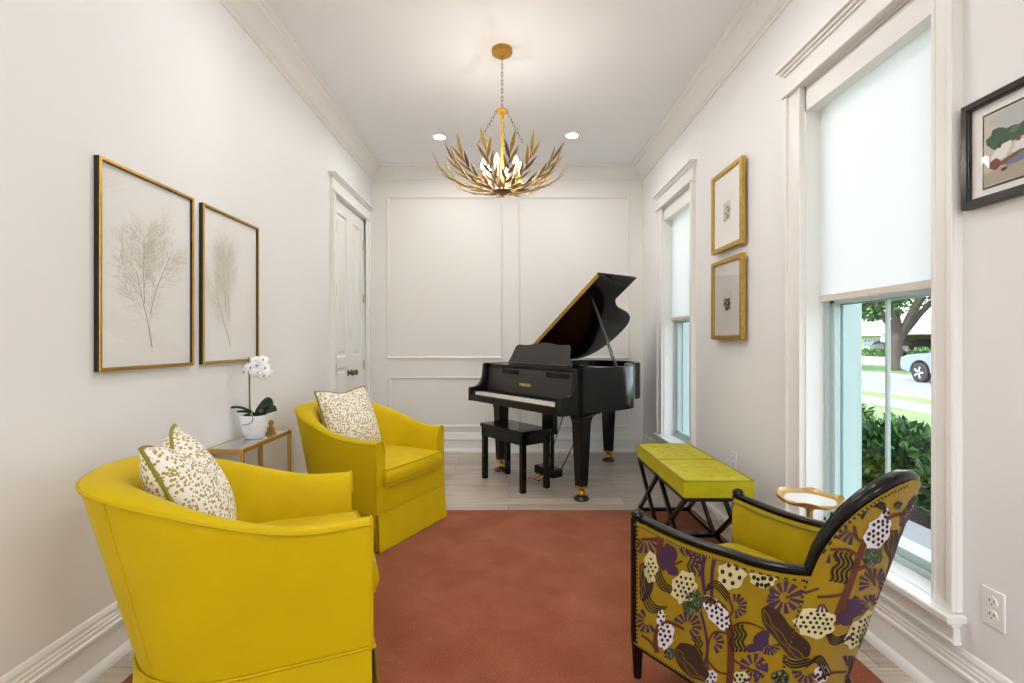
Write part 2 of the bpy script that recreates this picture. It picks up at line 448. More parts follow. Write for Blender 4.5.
def window(n, y0, y1, wn, wf):
    root = sroot('window_%d' % n, (XR, (y0+y1)/2, ZS))
    casing_set(root, XR, 1, y0, y1, wn, wf, .315, ZH+.005)
    m = MB()   # stool with horns
    m.box(XR-.062, XR+.0, y0-wn-.018, y1+wf+.018, .288, .315); m.box(XR, XR+.115, y0, y1, .288, .315)
    m.build('stool', M_trim, root, world=True, bevel=.006, seg=3)
    m = MB()
    m.box(XR-.034, XR, y0-wn, y1+wf, .268, .288); m.box(XR-.024, XR, y0-wn+.004, y1+wf-.004, .222, .268); m.box(XR-.029, XR, y0-wn+.001, y1+wf-.001, .210, .224)
    m.build('apron', M_trim, root, world=True, bevel=.004)
    m = MB()   # jamb liner
    m.box(XR, XR+.115, y0-.0, y0+.012, .315, ZH); m.box(XR, XR+.115, y1-.012, y1, .315, ZH); m.box(XR, XR+.115, y0, y1, ZH-.012, ZH)
    m.build('jamb', M_trim, root, world=True)
    # vinyl outer frame
    a, b = y0+.012, y1-.012; z0, z1 = .315, ZH-.012; zm = 1.372
    m = MB()
    for (x0, x1, t) in ((XR+.085, XR+.105, .022), (XR+.105, XR+.16, .016), (XR+.16, XR+WT+.01, .030)):
        m.box(x0, x1, a, a+t, z0, z1); m.box(x0, x1, b-t, b, z0, z1); m.box(x0, x1, a, b, z0, z0+t); m.box(x0, x1, a, b, z1-t, z1)
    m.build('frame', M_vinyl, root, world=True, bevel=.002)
    def sash(xc, za, zb, nm):
        m = MB(); t = .034; aa, bb = a+.016, b-.016
        for (yy0, yy1, zz0, zz1) in ((aa, aa+t, za, zb), (bb-t, bb, za, zb), (aa, bb, za, za+t), (aa, bb, zb-t, zb)):
            m.box(xc-.014, xc+.014, yy0, yy1, zz0, zz1)
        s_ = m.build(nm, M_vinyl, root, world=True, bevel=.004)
        ym = (a+b)/2
        m = MB(); m.box(xc-.008, xc+.008, ym-.006, ym+.006, za+t, zb-t)
        m.build('muntin', M_vinyl, s_, world=False, bevel=.002) if False else None
        k = m.build('muntin', M_vinyl, root, world=True, bevel=.002)
        m = MB(); m.box(xc-.002, xc+.002, aa+t-.004, bb-t+.004, za+t-.004, zb-t+.004)
        m.build('glass', M_wglass, root, world=True, smooth=False)
    sash(XR+.118, z0+.02, zm+.02, 'lower_sash')
    sash(XR+.148, zm-.015, z1-.016, 'upper_sash')
    # outside reveal
    m = MB(); X0, X1 = XR+WT, XR+WT+.012
    m.box(X0, X1, y0-.08, y0, .2, ZH+.1); m.box(X0, X1, y1, y1+.08, .2, ZH+.1); m.box(X0, X1, y0-.08, y1+.08, ZH, ZH+.1); m.box(X0, X1+.04, y0-.08, y1+.08, .2, .30)
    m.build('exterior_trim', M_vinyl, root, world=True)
    return root
window(1, WIN[0][0], WIN[0][1], .089, .125)
window(2, WIN[1][0], WIN[1][1], .062, .13)

def shade(y0, y1, label, zb=1.372):
    root = thing('roller_shade', label, 'window shade', (XR+.03, (y0+y1)/2, ZH), 0, 'white roller shades')
    m = MB(); m.box(XR+.0, XR+.004, y0+.002, y1-.002, ZH-.118, ZH-.006)
    m.box(XR+.004, XR+.06, y0+.002, y1-.002, ZH-.118, ZH-.112)
    m.build('fascia', M_trim, root, world=True, bevel=.001)
    m = MB(); m.tube([(XR+.04, y0+.004, ZH-.05), (XR+.04, y1-.004, ZH-.05)], .022, 16)
    m.build('roller', M_shade, root, world=True)
    m = MB(); m.box(XR+.068, XR+.0692, y0+.016, y1-.016, zb+.03, ZH-.04)
    m.build('shade_fabric', M_shade, root, world=True, smooth=False)
    m = MB(); m.box(XR+.062, XR+.074, y0+.016, y1-.016, zb, zb+.032)
    hb = m.build('hem_bar', pmat('hem', rgb(222,216,206), .5), root, world=True, bevel=.003)
    ym = (y0+y1)/2
    m = MB(); m.box(XR+.055, XR+.062, ym-.03, ym+.03, zb-.004, zb+.01)
    m.build('pull_tab', pmat('clear_tab', rgb(205,205,205), .2), root, world=True, bevel=.002)
shade(*WIN[0], 'wide white roller shade in the near window above the street view')
shade(*WIN[1], 'narrow-looking white roller shade in the far window beside the piano')

# double door on the left
root = sroot('door_1', (XL, sum(DR)/2, 0))
casing_set(root, XL, -1, DR[0], DR[1], .075, .125, 0, DH)
m = MB()
m.box(XL-.15, XL, DR[0], DR[0]+.015, 0, DH); m.box(XL-.15, XL, DR[1]-.015, DR[1], 0, DH); m.box(XL-.15, XL, DR[0], DR[1], DH-.015, DH)
m.build('door_frame', M_trim, root, world=True)
def door_leaf(ya, yb, knob_y, hinge_y):
    m = MB(); xf = XL-.002
    def ring(i, j):   # flat door with two recessed raised panels
        return None
    zs = [.012, .20, .95, 1.05, DH-.13, DH-.018]
    st = .085
    m.box(xf-.035, xf, ya, ya+st, zs[0], zs[5]); m.box(xf-.035, xf, yb-st, yb, zs[0], zs[5])
    for a, b in ((0,1),(2,3),(4,5)): m.box(xf-.035, xf, ya+st, yb-st, zs[a], zs[b])
    leaf = m.build('door_leaf', M_trim, root, world=True, bevel=.002)
    for a, b in ((1,2),(3,4)):
        p = MB(); y0, y1, z0, z1 = ya+st, yb-st, zs[a], zs[b]
        rings = [(0,-.004),(.008,-.012),(.03,-.012),(.05,-.003)]
        k = []
        for d, x in rings: k.append([(xf+x,y0+d,z0+d),(xf+x,y1-d,z0+d),(xf+x,y1-d,z1-d),(xf+x,y0+d,z1-d)])
        p.grid(lambda i, j: k[j][i], 4, 4, cu=True)
        p.add(k[3], [(0,1,2,3)])
        p.build('door_panel', M_trim, root, world=True, angle=15)
    for zh in (.95, 1.62, 2.16):
        h = MB(); h.box(xf-.002, xf+.010, hinge_y-.010, hinge_y+.010, zh-.045, zh+.045)
        h.tube([(xf+.012, hinge_y, zh-.05), (xf+.012, hinge_y, zh+.05)], .006, 8)
        h.build('hinge', M_brass, root, world=True)
    k = MB(); 
    Mx = Matrix.Translation((xf, knob_y, .895)) @ Matrix.Rotation(PI/2, 4, 'Y')
    k.lathe([(.001,0),(.027,0),(.027,.006),(.012,.010),(.010,.030),(.020,.036),(.027,.048),(.025,.058),(.012,.064),(.001,.065)], 20, M=Mx)
    k.build('door_knob', M_nickel, root, world=True)
mid = sum(DR)/2
door_leaf(DR[0]+.017, mid-.002, mid-.045, DR[0]+.042)
door_leaf(mid+.002, DR[1]-.017, mid+.045, DR[1]-.016)
m = MB(); m.box(XL-.014, XL-.008, mid-.07, mid-.04, DH-.035, DH-.018); m.box(XL-.014, XL-.008, mid+.04, mid+.07, DH-.035, DH-.018)
m.build('ball_catch', M_slot, root, world=True)

# outlets
def outlet(yc, zc, label):
    root = thing('wall_outlet', label, 'outlet', (XR, yc, zc), 0)
    m = MB(); m.box(XR-.006, XR, yc-.035, yc+.035, zc-.057, zc+.057)
    m.build('cover_plate', M_plate, root, world=True, bevel=.003)
    for dz in (-.02, .02):
        m = MB()
        Mx = Matrix.Translation((XR-.006, yc, zc+dz)) @ Matrix.Rotation(-PI/2, 4, 'Y')
        m.lathe([(.001,0),(.0165,0),(.0165,.003),(.001,.003)], 20, M=Mx)
        s_ = m.build('socket', M_plate, root, world=True, bevel=.0005)
        m = MB()
        m.box(XR-.0096, XR-.009, yc-.008, yc-.0055, zc+dz, zc+dz+.008); m.box(XR-.0096, XR-.009, yc+.0055, yc+.008, zc+dz, zc+dz+.008)
        m.box(XR-.0096, XR-.009, yc-.002, yc+.002, zc+dz-.009, zc+dz-.005)
        m.build('slot', M_slot, root, world=True)
outlet(1.486, .387, 'white duplex outlet low on the right wall under the black framed picture')
outlet(3.197, .42, 'white duplex outlet low on the right wall behind the tufted ottomans')

# downlights
def downlight(x, y, label, power=26, vis=True):
    root = thing('recessed_light', label, 'ceiling light', (x, y, H), 0, 'round recessed ceiling lights')
    m = MB(); m.lathe([(.048,-.004),(.052,-.007),(.072,-.005),(.075,0),(.048,0)], 40, c=(x,y,H))
    m.build('trim_ring', M_trim, root, world=True)
    m = MB(); m.lathe([(.001,-.003),(.05,-.003),(.05,0),(.001,0)], 32, c=(x,y,H))
    m.build('lens', M_can, root, world=True)
downlight(-.626, 4.54, 'left of the two round recessed lights over the piano end')
downlight(.572, 4.51, 'right of the two round recessed lights over the piano end')
for x in (-.6, .57):  # rows out of view, added to brighten the room and right wall
    for y, row in ((2.3, 'second'), (.1, 'third'), (-1.8, 'fourth')):
        downlight(x, y, '%s added unseen recessed light in the %s row from the piano wall' % ('left' if x < 0 else 'right', row))

# ------------------------------------------------------------------ rug
w = MB(); w.box(-1.33, 1.29, -.35, 3.48, 0.001, .012)
tag(w.build('area_rug', M_rug, loc=(0,1.5,0), bevel=.004), 'terracotta red plain wool rug covering the middle of the floor', 'rug')
RZ = .012

# ------------------------------------------------------------------ yellow barrel chairs
HW = .33
def ychair_plan(t, z, off=0.0, nn=2.35):
    """t in 0..1 round the U from right front to left front; off>0 inward"""
    u0 = .33
    D = lerp(.67, .815, (z-.215)/.565); A = D-u0
    side = lerp(.0, .058, max(0,(z-.2)/.58))
    def cur(t):
        Ls = .26
        if t < Ls: k = t/Ls; return (HW+side*sstep(0,1,k), u0*k)
        if t > 1-Ls: k = (1-t)/Ls; return (-(HW+side*sstep(0,1,k)), u0*k)
        a = (t-Ls)/(1-2*Ls)*PI - PI/2   # -90..90
        ca, sa = math.cos(a), math.sin(a)
        return (-(HW+side)*math.copysign(abs(sa)**(2/nn), sa), u0+A*max(0,ca)**(2/nn))
    x, u = cur(t)
    e = .004
    x1, u1 = cur(max(0,t-e)); x2, u2 = cur(min(1,t+e))
    tx, tu = x2-x1, u2-u1; l = math.hypot(tx, tu) or 1
    nx, nu = -tu/l, tx/l      # inward
    return (x+nx*off, u+nu*off)
def ychair_H(u): return .608 + .160*sstep(.10, .80, u)
def make_ychair(label, loc, rz):
    root = thing('barrel_armchair', label, 'armchair', loc, rz, 'yellow barrel armchairs on the rug')
    N = 73
    ts = [i/(N-1) for i in range(N)]
    def sect(t):
        x0, u = ychair_plan(t, .6)
        Hh = ychair_H(u)
        bw = sstep(.3, .7, u)
        th = lerp(.062, .125, bw)
        pts = []
        zs = [.205, .30, .40, .50, Hh-.10, Hh-.03]
        for z in zs: pts.append((ychair_plan(t, z, 0), z))
        for (o, dz) in ((.002,-.010),(.010,-.001),(.028,.004),(.55*th,.003),(.8*th,-.006),(th,-.030),(th+.012,-.07)):
            pts.append((ychair_plan(t, Hh, o), Hh+dz))
        for z in (max(.47,Hh-.18), .40, .33, .206):
            pts.append((ychair_plan(t, z, th+.018 - .0*bw), z))
        return [Vector((p[0], -p[1], z)) for p, z in pts]
    S = [sect(t) for t in ts]; K = len(S[0])
    m = MB(); m.grid(lambda i, j: S[i][j], N, K)
    m.add(S[0], [tuple(range(K))]); m.add(S[-1], [tuple(range(K))])
    m.build('barrel_shell', M_yellow, root, angle=50)
    # seat deck and front rail
    m = MB(); m.box(-.27, .27, -.50, .002, .205, .345)
    m.build('seat_rail', M_yellow, root, bevel=.008, seg=3)
    # cushion
    m = MB()
    n = 25
    def cf(sgn):
        def f(i, j):
            a = -1+2*i/(n-1); b = -1+2*j/(n-1)
            ex = (1-abs(a)**8)**.5*(1-abs(b)**8)**.5
            ya = -.245+.265*b
            wv = .268*(1-.10*max(0,-b)**3)
            bul = .010*math.cos(a*PI/2)*(1 if b > 0 else 0)*b
            z = .402 + sgn*(.046 + .016*ex)
            return (a*wv, ya+bul, z)
        return f
    m.grid(cf(1), n, n); m.grid(cf(-1), n, n)
    def side(i, j):
        k = i/(4*(n-1)); q = int(k*4) if k < 1 else 3; fr = i-(n-1)*q
        a, b = [(-1+2*fr/(n-1), 1), (1, 1-2*fr/(n-1)), (1-2*fr/(n-1), -1), (-1, -1+2*fr/(n-1))][q]
        ya = -.245+.265*b; wv = .268*(1-.10*max(0,-b)**3)
        o = .012*math.sin(PI*j/4)
        z = .356+.092*j/4
        return (a*wv + (o*a if abs(a) == 1 else 0), ya + .010*math.cos(a*PI/2)*max(0,b) + (o*b if abs(b) == 1 else 0), z)
    m.grid(side, 4*(n-1)+1, 5)
    cu = m.build('seat_cushion', M_yellow, root, angle=55)
    for zz in (.448, .356):
        p = MB(); pts = []
        for i in range(4*(n-1)): 
            v = Vector(side(i, 4 if zz > .4 else 0)); v.z = zz; pts.append(v)
        p.tube(pts, .005, 6, closed=True)
        p.build('cushion_piping', M_ypipe, cu)
    # skirt with kick pleats
    def sk(t, z): 
        o = -.006 - .014*(1-z/.215)
        x, u = ychair_plan(t, .215, o)
        return Vector((x, -u, z))
    t0 = .0
    m = MB()
    nz = [.004, .05, .12, .18, .213]
    tt = [i/60 for i in range(61)]
    m.grid(lambda i, j: sk(tt[i], nz[j]) , 61, 5)
    m.grid(lambda i, j: sk(tt[i], nz[j]) + (Vector((0,0,0))) + Vector((0,0,0)), 61, 5) if False else None
    m.build('skirt', M_yellow, root, angle=50)
    m = MB()
    fx = [-.325+.65*i/20 for i in range(21)]
    m.grid(lambda i, j: (fx[i]*(1+.03*(1-nz[j]/.215)), .010+.018*(1-nz[j]/.215)+.002*math.sin(i*1.3), nz[j]), 21, 5)
    m.build('front_skirt', M_yellow, root)
    for sx in (-1, 1):   # fold at the corner
        m = MB()
        m.grid(lambda i, j: (sx*(.30+.034*i), -.002+.006*(1-nz[j]/.215) - .004*i, nz[j]), 2, 5)
        m.grid(lambda i, j: (sx*(.322-.004*i), -.002 -.03*i, nz[j]), 2, 5)
        m.build('pleat', M_ypipe, root)
    m = MB(); m.box(-.265, .265, -.50, -.01, .003, .20)
    m.build('base', M_dark, root, smooth=False)
    # welts
    m = MB()
    m.tube([Vector((*ychair_plan(t, ychair_H(ychair_plan(t,.6)[1]), -.001),0)).xyz*1 for t in ts][0:0] or
           [Vector((ychair_plan(t, ychair_H(ychair_plan(t,.6)[1]), -.001)[0], -ychair_plan(t, ychair_H(ychair_plan(t,.6)[1]), -.001)[1], ychair_H(ychair_plan(t,.6)[1])-.012)) for t in ts], .0048, 6)
    for sx in (0, -1):
        e = S[sx]
        m.tube([e[k]+Vector((0,.002,0)) for k in range(0, 13)], .0045, 6)
    m.tube([Vector((ychair_plan(t,.215,-.006)[0], -ychair_plan(t,.215,-.006)[1], .214)) for t in ts], .0048, 6)
    m.tube([(-.335,.010,.214),(.335,.010,.214)], .0048, 6)
    # vertical seams of the back
    for t in (.385, .615):
        m.tube([Vector((ychair_plan(t, z, -.0005)[0], -ychair_plan(t, z, -.0005)[1], z)) for z in (.22,.35,.5,.6,ychair_H(ychair_plan(t,.6)[1])-.012)], .0016, 4)
    m.build('welt', M_ypipe, root)
    return root
CH1 = (-.560, 1.870, RZ); CH2 = (-.585, 3.060, RZ)
make_ychair('yellow barrel armchair nearest the camera, seen from its side and back', CH1, R(23.3-90))
make_ychair('yellow barrel armchair by the side table, further back, showing its seat and skirt', CH2, R(-26.5-90))

# pillows ------------------------------------------------------------
def make_pillow(label, Mx, chop, size=.43, thick=.105):
    root = thing('throw_pillow', label, 'pillow', (0,0,0), 0, 'spotted pillows with olive piping')
    root.matrix_world = Mx
    n = 31
    def shape(a, b, sgn):
        # pinched corners, chopped top edge
        ea = 1-.05*(1-b*b); eb = 1-.05*(1-a*a)
        x = a*size/2*ea; z = b*size/2*eb
        top = max(0, (b+0.2)/1.2)
        x *= 1
        z -= chop*top*math.exp(-(a/.42)**2)
        h = ((1-abs(a)**2.2)*(1-abs(b)**2.2)); h = max(0,h)**.55
        y = sgn*thick*h*(1-.35*top*math.exp(-(a/.3)**2))
        return Vector((x, y, z))
    m = MB()
    for sg in (1, -1): m.grid(lambda i, j: shape(-1+2*i/(n-1), -1+2*j/(n-1), sg), n, n)
    m.build('pillow_cover', M_dots, root, angle=80)
    pts = []
    for i in range(n-1): pts.append(shape(-1+2*i/(n-1), 1, 1))
    for i in range(n-1): pts.append(shape(1, 1-2*i/(n-1), 1))
    for i in range(n-1): pts.append(shape(1-2*i/(n-1), -1, 1))
    for i in range(n-1): pts.append(shape(-1, -1+2*i/(n-1), 1))
    m = MB(); m.tube(pts, .006, 8, closed=True); m.build('piping', M_pipe, root)
def pl(chair, rz, lx, ly, z, tilt, twist, roll=0):
    return Matrix.Translation(chair) @ Matrix.Rotation(rz, 4, 'Z') @ Matrix.Translation((lx, ly, z)) @ Matrix.Rotation(twist, 4, 'Z') @ Matrix.Rotation(tilt, 4, 'X') @ Matrix.Rotation(roll, 4, 'Y')
make_pillow('spotted pillow in the nearest yellow armchair, its chopped top edge seen end-on', pl(CH1, R(23.3-90), -.07, -.545, .645, R(24), R(0)), .075, .46)
make_pillow('spotted pillow facing forward in the further yellow armchair', pl(CH2, R(-26.5-90), -.02, -.525, .645, R(22), R(0)), .02, .45)

# ------------------------------------------------------------------ side table, orchid, figurine
root = thing('side_table', 'narrow gold metal side table with glass top against the left wall', 'side table', (-1.378, 2.69, 0))
x0, x1, y0, y1, zt = -1.462, -1.296, 2.433, 2.955, .660
b = .0105
m = MB()
for (a, c) in (((x0,y0),(x1,y0)),((x1,y0),(x1,y1)),((x1,y1),(x0,y1)),((x0,y1),(x0,y0))):
    m.beam((*a, zt-b), (*c, zt-b), 2*b*.8, 2*b)
m.build('top_frame', M_tgold, root, world=True, bevel=.0015)
for (x, y) in ((x0,y0),(x1,y0),(x1,y1),(x0,y1)):
    m = MB(); m.box(x-b*.8, x+b*.8, y-b*.8, y+b*.8, RZ if x == x1 else 0, zt-.002); m.build('leg', M_tgold, root, world=True, bevel=.0015)
m = MB(); m.box(x0+.008, x1-.008, y0+.008, y1-.008, zt-.008, zt-.001)
M_tglass = pmat('smoked_glass_top', rgb(150,156,162), .04, spec=1.0, coat=1.0)
m.build('glass_top', M_tglass, root, world=True)
m = MB(); m.beam((x0,y0,.06),(x0,y1,.06),.014,.014); m.beam((x1,y0,.06),(x1,y1,.06),.014,.014)
m.build('stretcher', M_tgold, root, world=True)

px, py, pz = -1.372, 2.70, zt
root = thing('potted_orchid', 'white orchid in a round white pot on the gold side table', 'plant', (px, py, pz))
m = MB(); m.lathe([(.001,0),(.040,0),(.047,.006),(.060,.04),(.069,.08),(.071,.115),(.069,.128),(.064,.128),(.064,.110),(.001,.108)], 48, c=(px,py,pz))
m.build('pot', M_pot, root, world=True)
m = MB(); m.lathe([(.001,.108),(.064,.106),(.058,.125),(.03,.132),(.001,.130)], 24, c=(px,py,pz), fn=lambda r, z, a: (r, z+.004*math.sin(5*a)))
m.build('soil', M_soil, root, world=True)
def leaf(az, ln, wd, lift, droop, tw=0):
    m = MB()
    def f(i, j):
        t = i/11; s = -1+2*j/4
        r = t*ln; ww = wd*math.sin(PI*min(1,t*.94+.06))**.6 * (1-.1*t)
        z = lift*math.sin(t*PI*.6) - droop*t*t + .010*abs(s)**2
        d = Vector((math.cos(az), math.sin(az), 0)); n = Vector((-math.sin(az), math.cos(az), 0))
        n = n*math.cos(tw) + Vector((0,0,math.sin(tw)))
        return Vector((px,py,pz+.128)) + d*r + n*(s*ww) + Vector((0,0,z))
    m.grid(f, 12, 5)
    o = m.build('leaf', M_leaf, root, world=True)
    sm = o.modifiers.new('thick', 'SOLIDIFY'); sm.thickness = .003
leaf(R(200), .13, .016, .045, .010); leaf(R(185), .09, .014, .012, .0); leaf(R(-12), .135, .034, .03, .005, R(55))
leaf(R(0), .10, .036, .06, .0, R(60)); leaf(R(-40), .10, .022, .02, .01, R(20)); leaf(R(-5), .10, .02, .02, .01)
m = MB(); spts = catmull([(px-.02,py,pz+.12),(px-.026,py,pz+.25),(px-.024,py,pz+.36),(px-.012,py-.02,pz+.395),(px+.03,py-.04,pz+.405),(px+.075,py-.06,pz+.37)], 6)
m.tube(spts, .0032, 6); m.build('stem', M_stem, root, world=True)
m = MB(); m.tube([(px-.030,py+.006,pz+.11),(px-.034,py+.006,pz+.44)], .0028, 6); m.build('stake', M_nickel, root, world=True)
m = MB(); m.tube(catmull([(px+.005,py-.05,pz+.12),(px+.02,py-.07,pz+.15),(px+.03,py-.078,pz+.11),(px+.01,py-.085,pz+.09),(px-.02,py-.085,pz+.085)], 5), .003, 6)
m.build('air_root', M_root, root, world=True)
def flower(c, face, s):
    face = Vector(face).normalized(); up = Vector((0,0,1)); xx = face.cross(up).normalized(); yy = xx.cross(face)
    m = MB(); c = Vector(c)
    for k in range(5):
        a = R(90+72*k); L, W = (s, s*.62) if k in (1,4) else (s*.92, s*.36)
        if k in (1,4): a = R(90 + (78 if k == 1 else -78))
        d = xx*math.cos(a)+yy*math.sin(a); n = -xx*math.sin(a)+yy*math.cos(a)
        def f(i, j, d=d, n=n, L=L, W=W, k=k):
            t = i/6; q = -1+2*j/4
            return c + d*(L*t) + n*(q*W*math.sin(PI*min(1,.12+t*.80))**.8) + face*(.010*t*(1-t)*2 - .008*q*q*t + .001*k)
        m.grid(f, 7, 5)
    o = m.build('flower', M_petal, root, world=True)
    m = MB(); m.ball(c+face*.006, .0038, 8); m.ball(c+face*.007-yy*.005, .0036, 8); m.build('flower_centre', M_pcentre, root, world=True)
fl = [(-.005,-.03,.385,(.3,-1,.1)),(.035,-.05,.395,(.6,-1,.2)),(.062,-.03,.405,(.9,-.6,.2)),(.085,-.06,.385,(.8,-1,.0)),(.055,-.07,.36,(.3,-1,-.2)),(.09,-.08,.345,(.6,-1,-.2)),(.03,-.06,.355,(-.1,-1,-.2)),(.105,-.06,.355,(1,-.6,-.2)),(-.045,-.01,.362,(-.8,-.8,.1)),(.02,-.02,.42,(.2,-.9,.4)),(.07,-.05,.425,(.6,-.9,.5))]
for (dx, dy, dz, fc) in fl: flower((px+dx, py+dy, pz+dz), fc, .030)

m = MB(); fc = (-1.345, 2.83, zt)
m.lathe([(.001,0),(.028,0),(.030,.008),(.018,.014),(.020,.03),(.011,.042),(.010,.050),(.016,.060),(.015,.070),(.006,.078),(.001,.080)], 20, c=fc)
m.ball((fc[0]+.012, fc[1]-.014, zt+.034), .010, 8); m.ball((fc[0]-.012, fc[1]-.014, zt+.034), .010, 8)
tag(m.build('figurine', M_figure, loc=fc), 'tiny gold figurine behind the orchid pot on the side table', 'figurine')

# ------------------------------------------------------------------ pictures
def strip2(m, P, pts, wds, mi):
    """flat ribbon along 2D pts mapped by P(a,b)"""
    k = len(pts); vs = []
    for i in range(k):
        a = pts[max(i-1,0)]; b = pts[min(i+1,k-1)]
        tx, ty = b[0]-a[0], b[1]-a[1]; l = math.hypot(tx, ty) or 1
        w_ = wds if not isinstance(wds, list) else wds[i]
        vs += [P(pts[i][0]-ty/l*w_/2, pts[i][1]+tx/l*w_/2), P(pts[i][0]+ty/l*w_/2, pts[i][1]-tx/l*w_/2)]
    m.add(vs, [(2*i, 2*i+1, 2*i+3, 2*i+2) for i in range(k-1)], mi)
def wall_picture(name, label, group, side, y0, y1, z0, z1, face, depth, barw, matf, matside, mounts, art, lipfn=None):
    """side=-1 left wall, +1 right wall. face = x of the frame front"""
    xw = XL if side < 0 else XR
    root = thing(name, label, 'picture', (xw, (y0+y1)/2, (z0+z1)/2), 0, group)
    s = -side           # direction into the room
    m = MB()
    xb = face - s*depth
    for (a, b_, c, d) in ((y0, y0+barw, z0, z1), (y1-barw, y1, z0, z1), (y0+barw, y1-barw, z0, z0+barw), (y0+barw, y1-barw, z1-barw, z1)):
        m.box(xb, face-s*.003, a, b_, c, d, 1)
    # front face, sloping inwards
    rg = [(0,-.003),(.002,0),(barw*.75,0),(barw,-.004)]
    k = [[(face+s*x, y0+d, z0+d) , (face+s*x, y1-d, z0+d), (face+s*x, y1-d, z1-d), (face+s*x, y0+d, z1-d)] for d, x in rg]
    m.grid(lambda i, j: k[j][i], 4, 4, cu=True, mi=0)
    m.build('frame', [matf, matside], root, world=True, angle=20, weld=False)
    xm = face - s*.014
    m = MB(); m.box(xm - s*.004, xm, y0+barw*.8, y1-barw*.8, z0+barw*.8, z1-barw*.8)
    m.build('backing' if len(mounts) == 0 else 'mount', mounts[0] if mounts else M_paper, root, world=True, smooth=False)
    art(root, xm, s, y0, y1, z0, z1)
    xg = face - s*.007
    m = MB(); m.box(xg-s*.0015, xg, y0+barw*.9, y1-barw*.9, z0+barw*.9, z1-barw*.9)
    m.build('glazing', M_glass, root, world=True, smooth=False)
    return root
def seaweed(seed, spread, bend):
    def art(root, xm, s, y0, y1, z0, z1):
        rnd = random.Random(seed); m = MB()
        W, Hh = y1-y0, z1-z0
        P = lambda a, b: (xm + s*.0008, y0+a*W, z0+b*Hh)
        def br(x, y, ang, ln, lv, wd):
            n = 6; pts = [(x, y)]; a = ang; ends = []
            for i in range(n):
                a += rnd.uniform(-.14,.14) + (PI/2-a)*.05
                x += math.cos(a)*ln/n/(W/Hh)*1.0; y += math.sin(a)*ln/n
                pts.append((x, y)); ends.append((x, y, a, i))
            pts = [(min(.93,max(.08,p[0])), min(.90,max(.08,p[1]))) for p in pts]
            # ribbon in metric space
            mp = [(p[0]*W, p[1]*Hh) for p in pts]
            PP = lambda a_, b_: (xm + s*.0008 + s*.0001*lv, y0+a_, z0+b_)
            strip2(m, PP, mp, [wd*(1-.6*i/n) for i in range(n+1)], 1 if lv == 0 else 0)
            if lv < 3:
                for (ex, ey, ea, i) in ends:
                    if lv == 0 and i < 1: continue
                    for sg in ((1,-1) if lv < 2 else (rnd.choice((1,-1)),)):
                        if rnd.random() < (.92 if lv < 2 else .6):
                            k = {0:.62,1:.50,2:.42}[lv]
                            br(ex, ey, ea+sg*rnd.uniform(.5,.95)*(spread if lv==0 else 1), ln*k*rnd.uniform(.7,1.15)*(1-.06*i), lv+1, {0:.0026,1:.0015,2:.0012}[lv])
        br(.52+bend, .11, PI/2+.25, .40, 0, .0045)
        br(.44+bend, .34, PI/2+.10, .34, 0, .003)
        br(.50+bend, .28, PI/2-.15, .42, 0, .003)
        m.build('botanical_drawing', [M_ink, M_inkd], root, world=True, smooth=False, weld=False, fixn=False)
    return art
M_sideblk = pmat('frame_side_black', rgb(26,22,20), .4)
wall_picture('botanical_print', 'large gold framed pale seaweed print, the nearer of two on the left wall', 'botanical prints on the left wall', -1, 1.777, 2.313, 1.073, 1.845, -1.452, .022, .013, M_frgold, M_sideblk, [M_paper], seaweed(11, 1.0, 0))
wall_picture('botanical_print', 'gold framed pale seaweed print above the orchid, further along the left wall', 'botanical prints on the left wall', -1, 2.381, 2.915, 1.073, 1.845, -1.452, .022, .013, M_frgold, M_sideblk, [M_paper], seaweed(23, .75, -.05))
# make the front face of those frames the gilt band
def small_view(grey, seed):
    def art(root, xm, s, y0, y1, z0, z1):
        W, Hh = y1-y0, z1-z0; cy = y0+W*.50; cz = z0+Hh*.47
        rnd = random.Random(seed)
        w_, h_ = (.050, .062) if not grey else (.056, .066)
        cols = [pmat('view_tint', rgb(*c), .7) for c in (((214,205,188),(190,180,160),(120,118,100),(200,175,150)) if not grey else ((206,204,196),(60,70,45),(140,120,60),(150,60,45)))]
        if not grey:
            m = MB(); q = .10; m.box(xm, xm+s*.0012, cy-q, cy+q, cz-.13, cz+.13); m.build('inner_mount', M_paper, root, world=True)
        m = MB(); m.box(xm, xm+s*.0018, cy-w_, cy+w_, cz-h_, cz+h_, 0)
        for k in range(60):
            a = rnd.uniform(-w_*.8, w_*.8); b_ = rnd.uniform(-h_*.9, h_*.25 if grey else h_*.5); r = rnd.uniform(.004,.012)
            vs = [(xm+s*(.0019+.00002*k), cy+a+r*math.cos(t*PI/4)*min(1,(w_-abs(a))/r), cz+b_+r*.9*math.sin(t*PI/4)) for t in range(8)]
            m.add(vs, [tuple(range(8))], rnd.choice((1,2,3)))
        m.build('small_view', cols, root, world=True, smooth=False, weld=False)
    return art
wall_picture('small_view_picture', 'upper gold framed picture with tiny pale view, between the windows', 'gold framed small views between the windows', 1, 3.009, 3.457, 1.778, 2.305, 1.400, .027, .030, M_frgold2, M_frgold2, [M_mat], small_view(False, 3))
wall_picture('small_view_picture', 'lower gold framed picture with tiny dark garden view, between the windows', 'gold framed small views between the windows', 1, 3.009, 3.457, 1.196, 1.720, 1.400, .027, .030, M_frgold2, M_frgold2, [M_matg], small_view(True, 5))
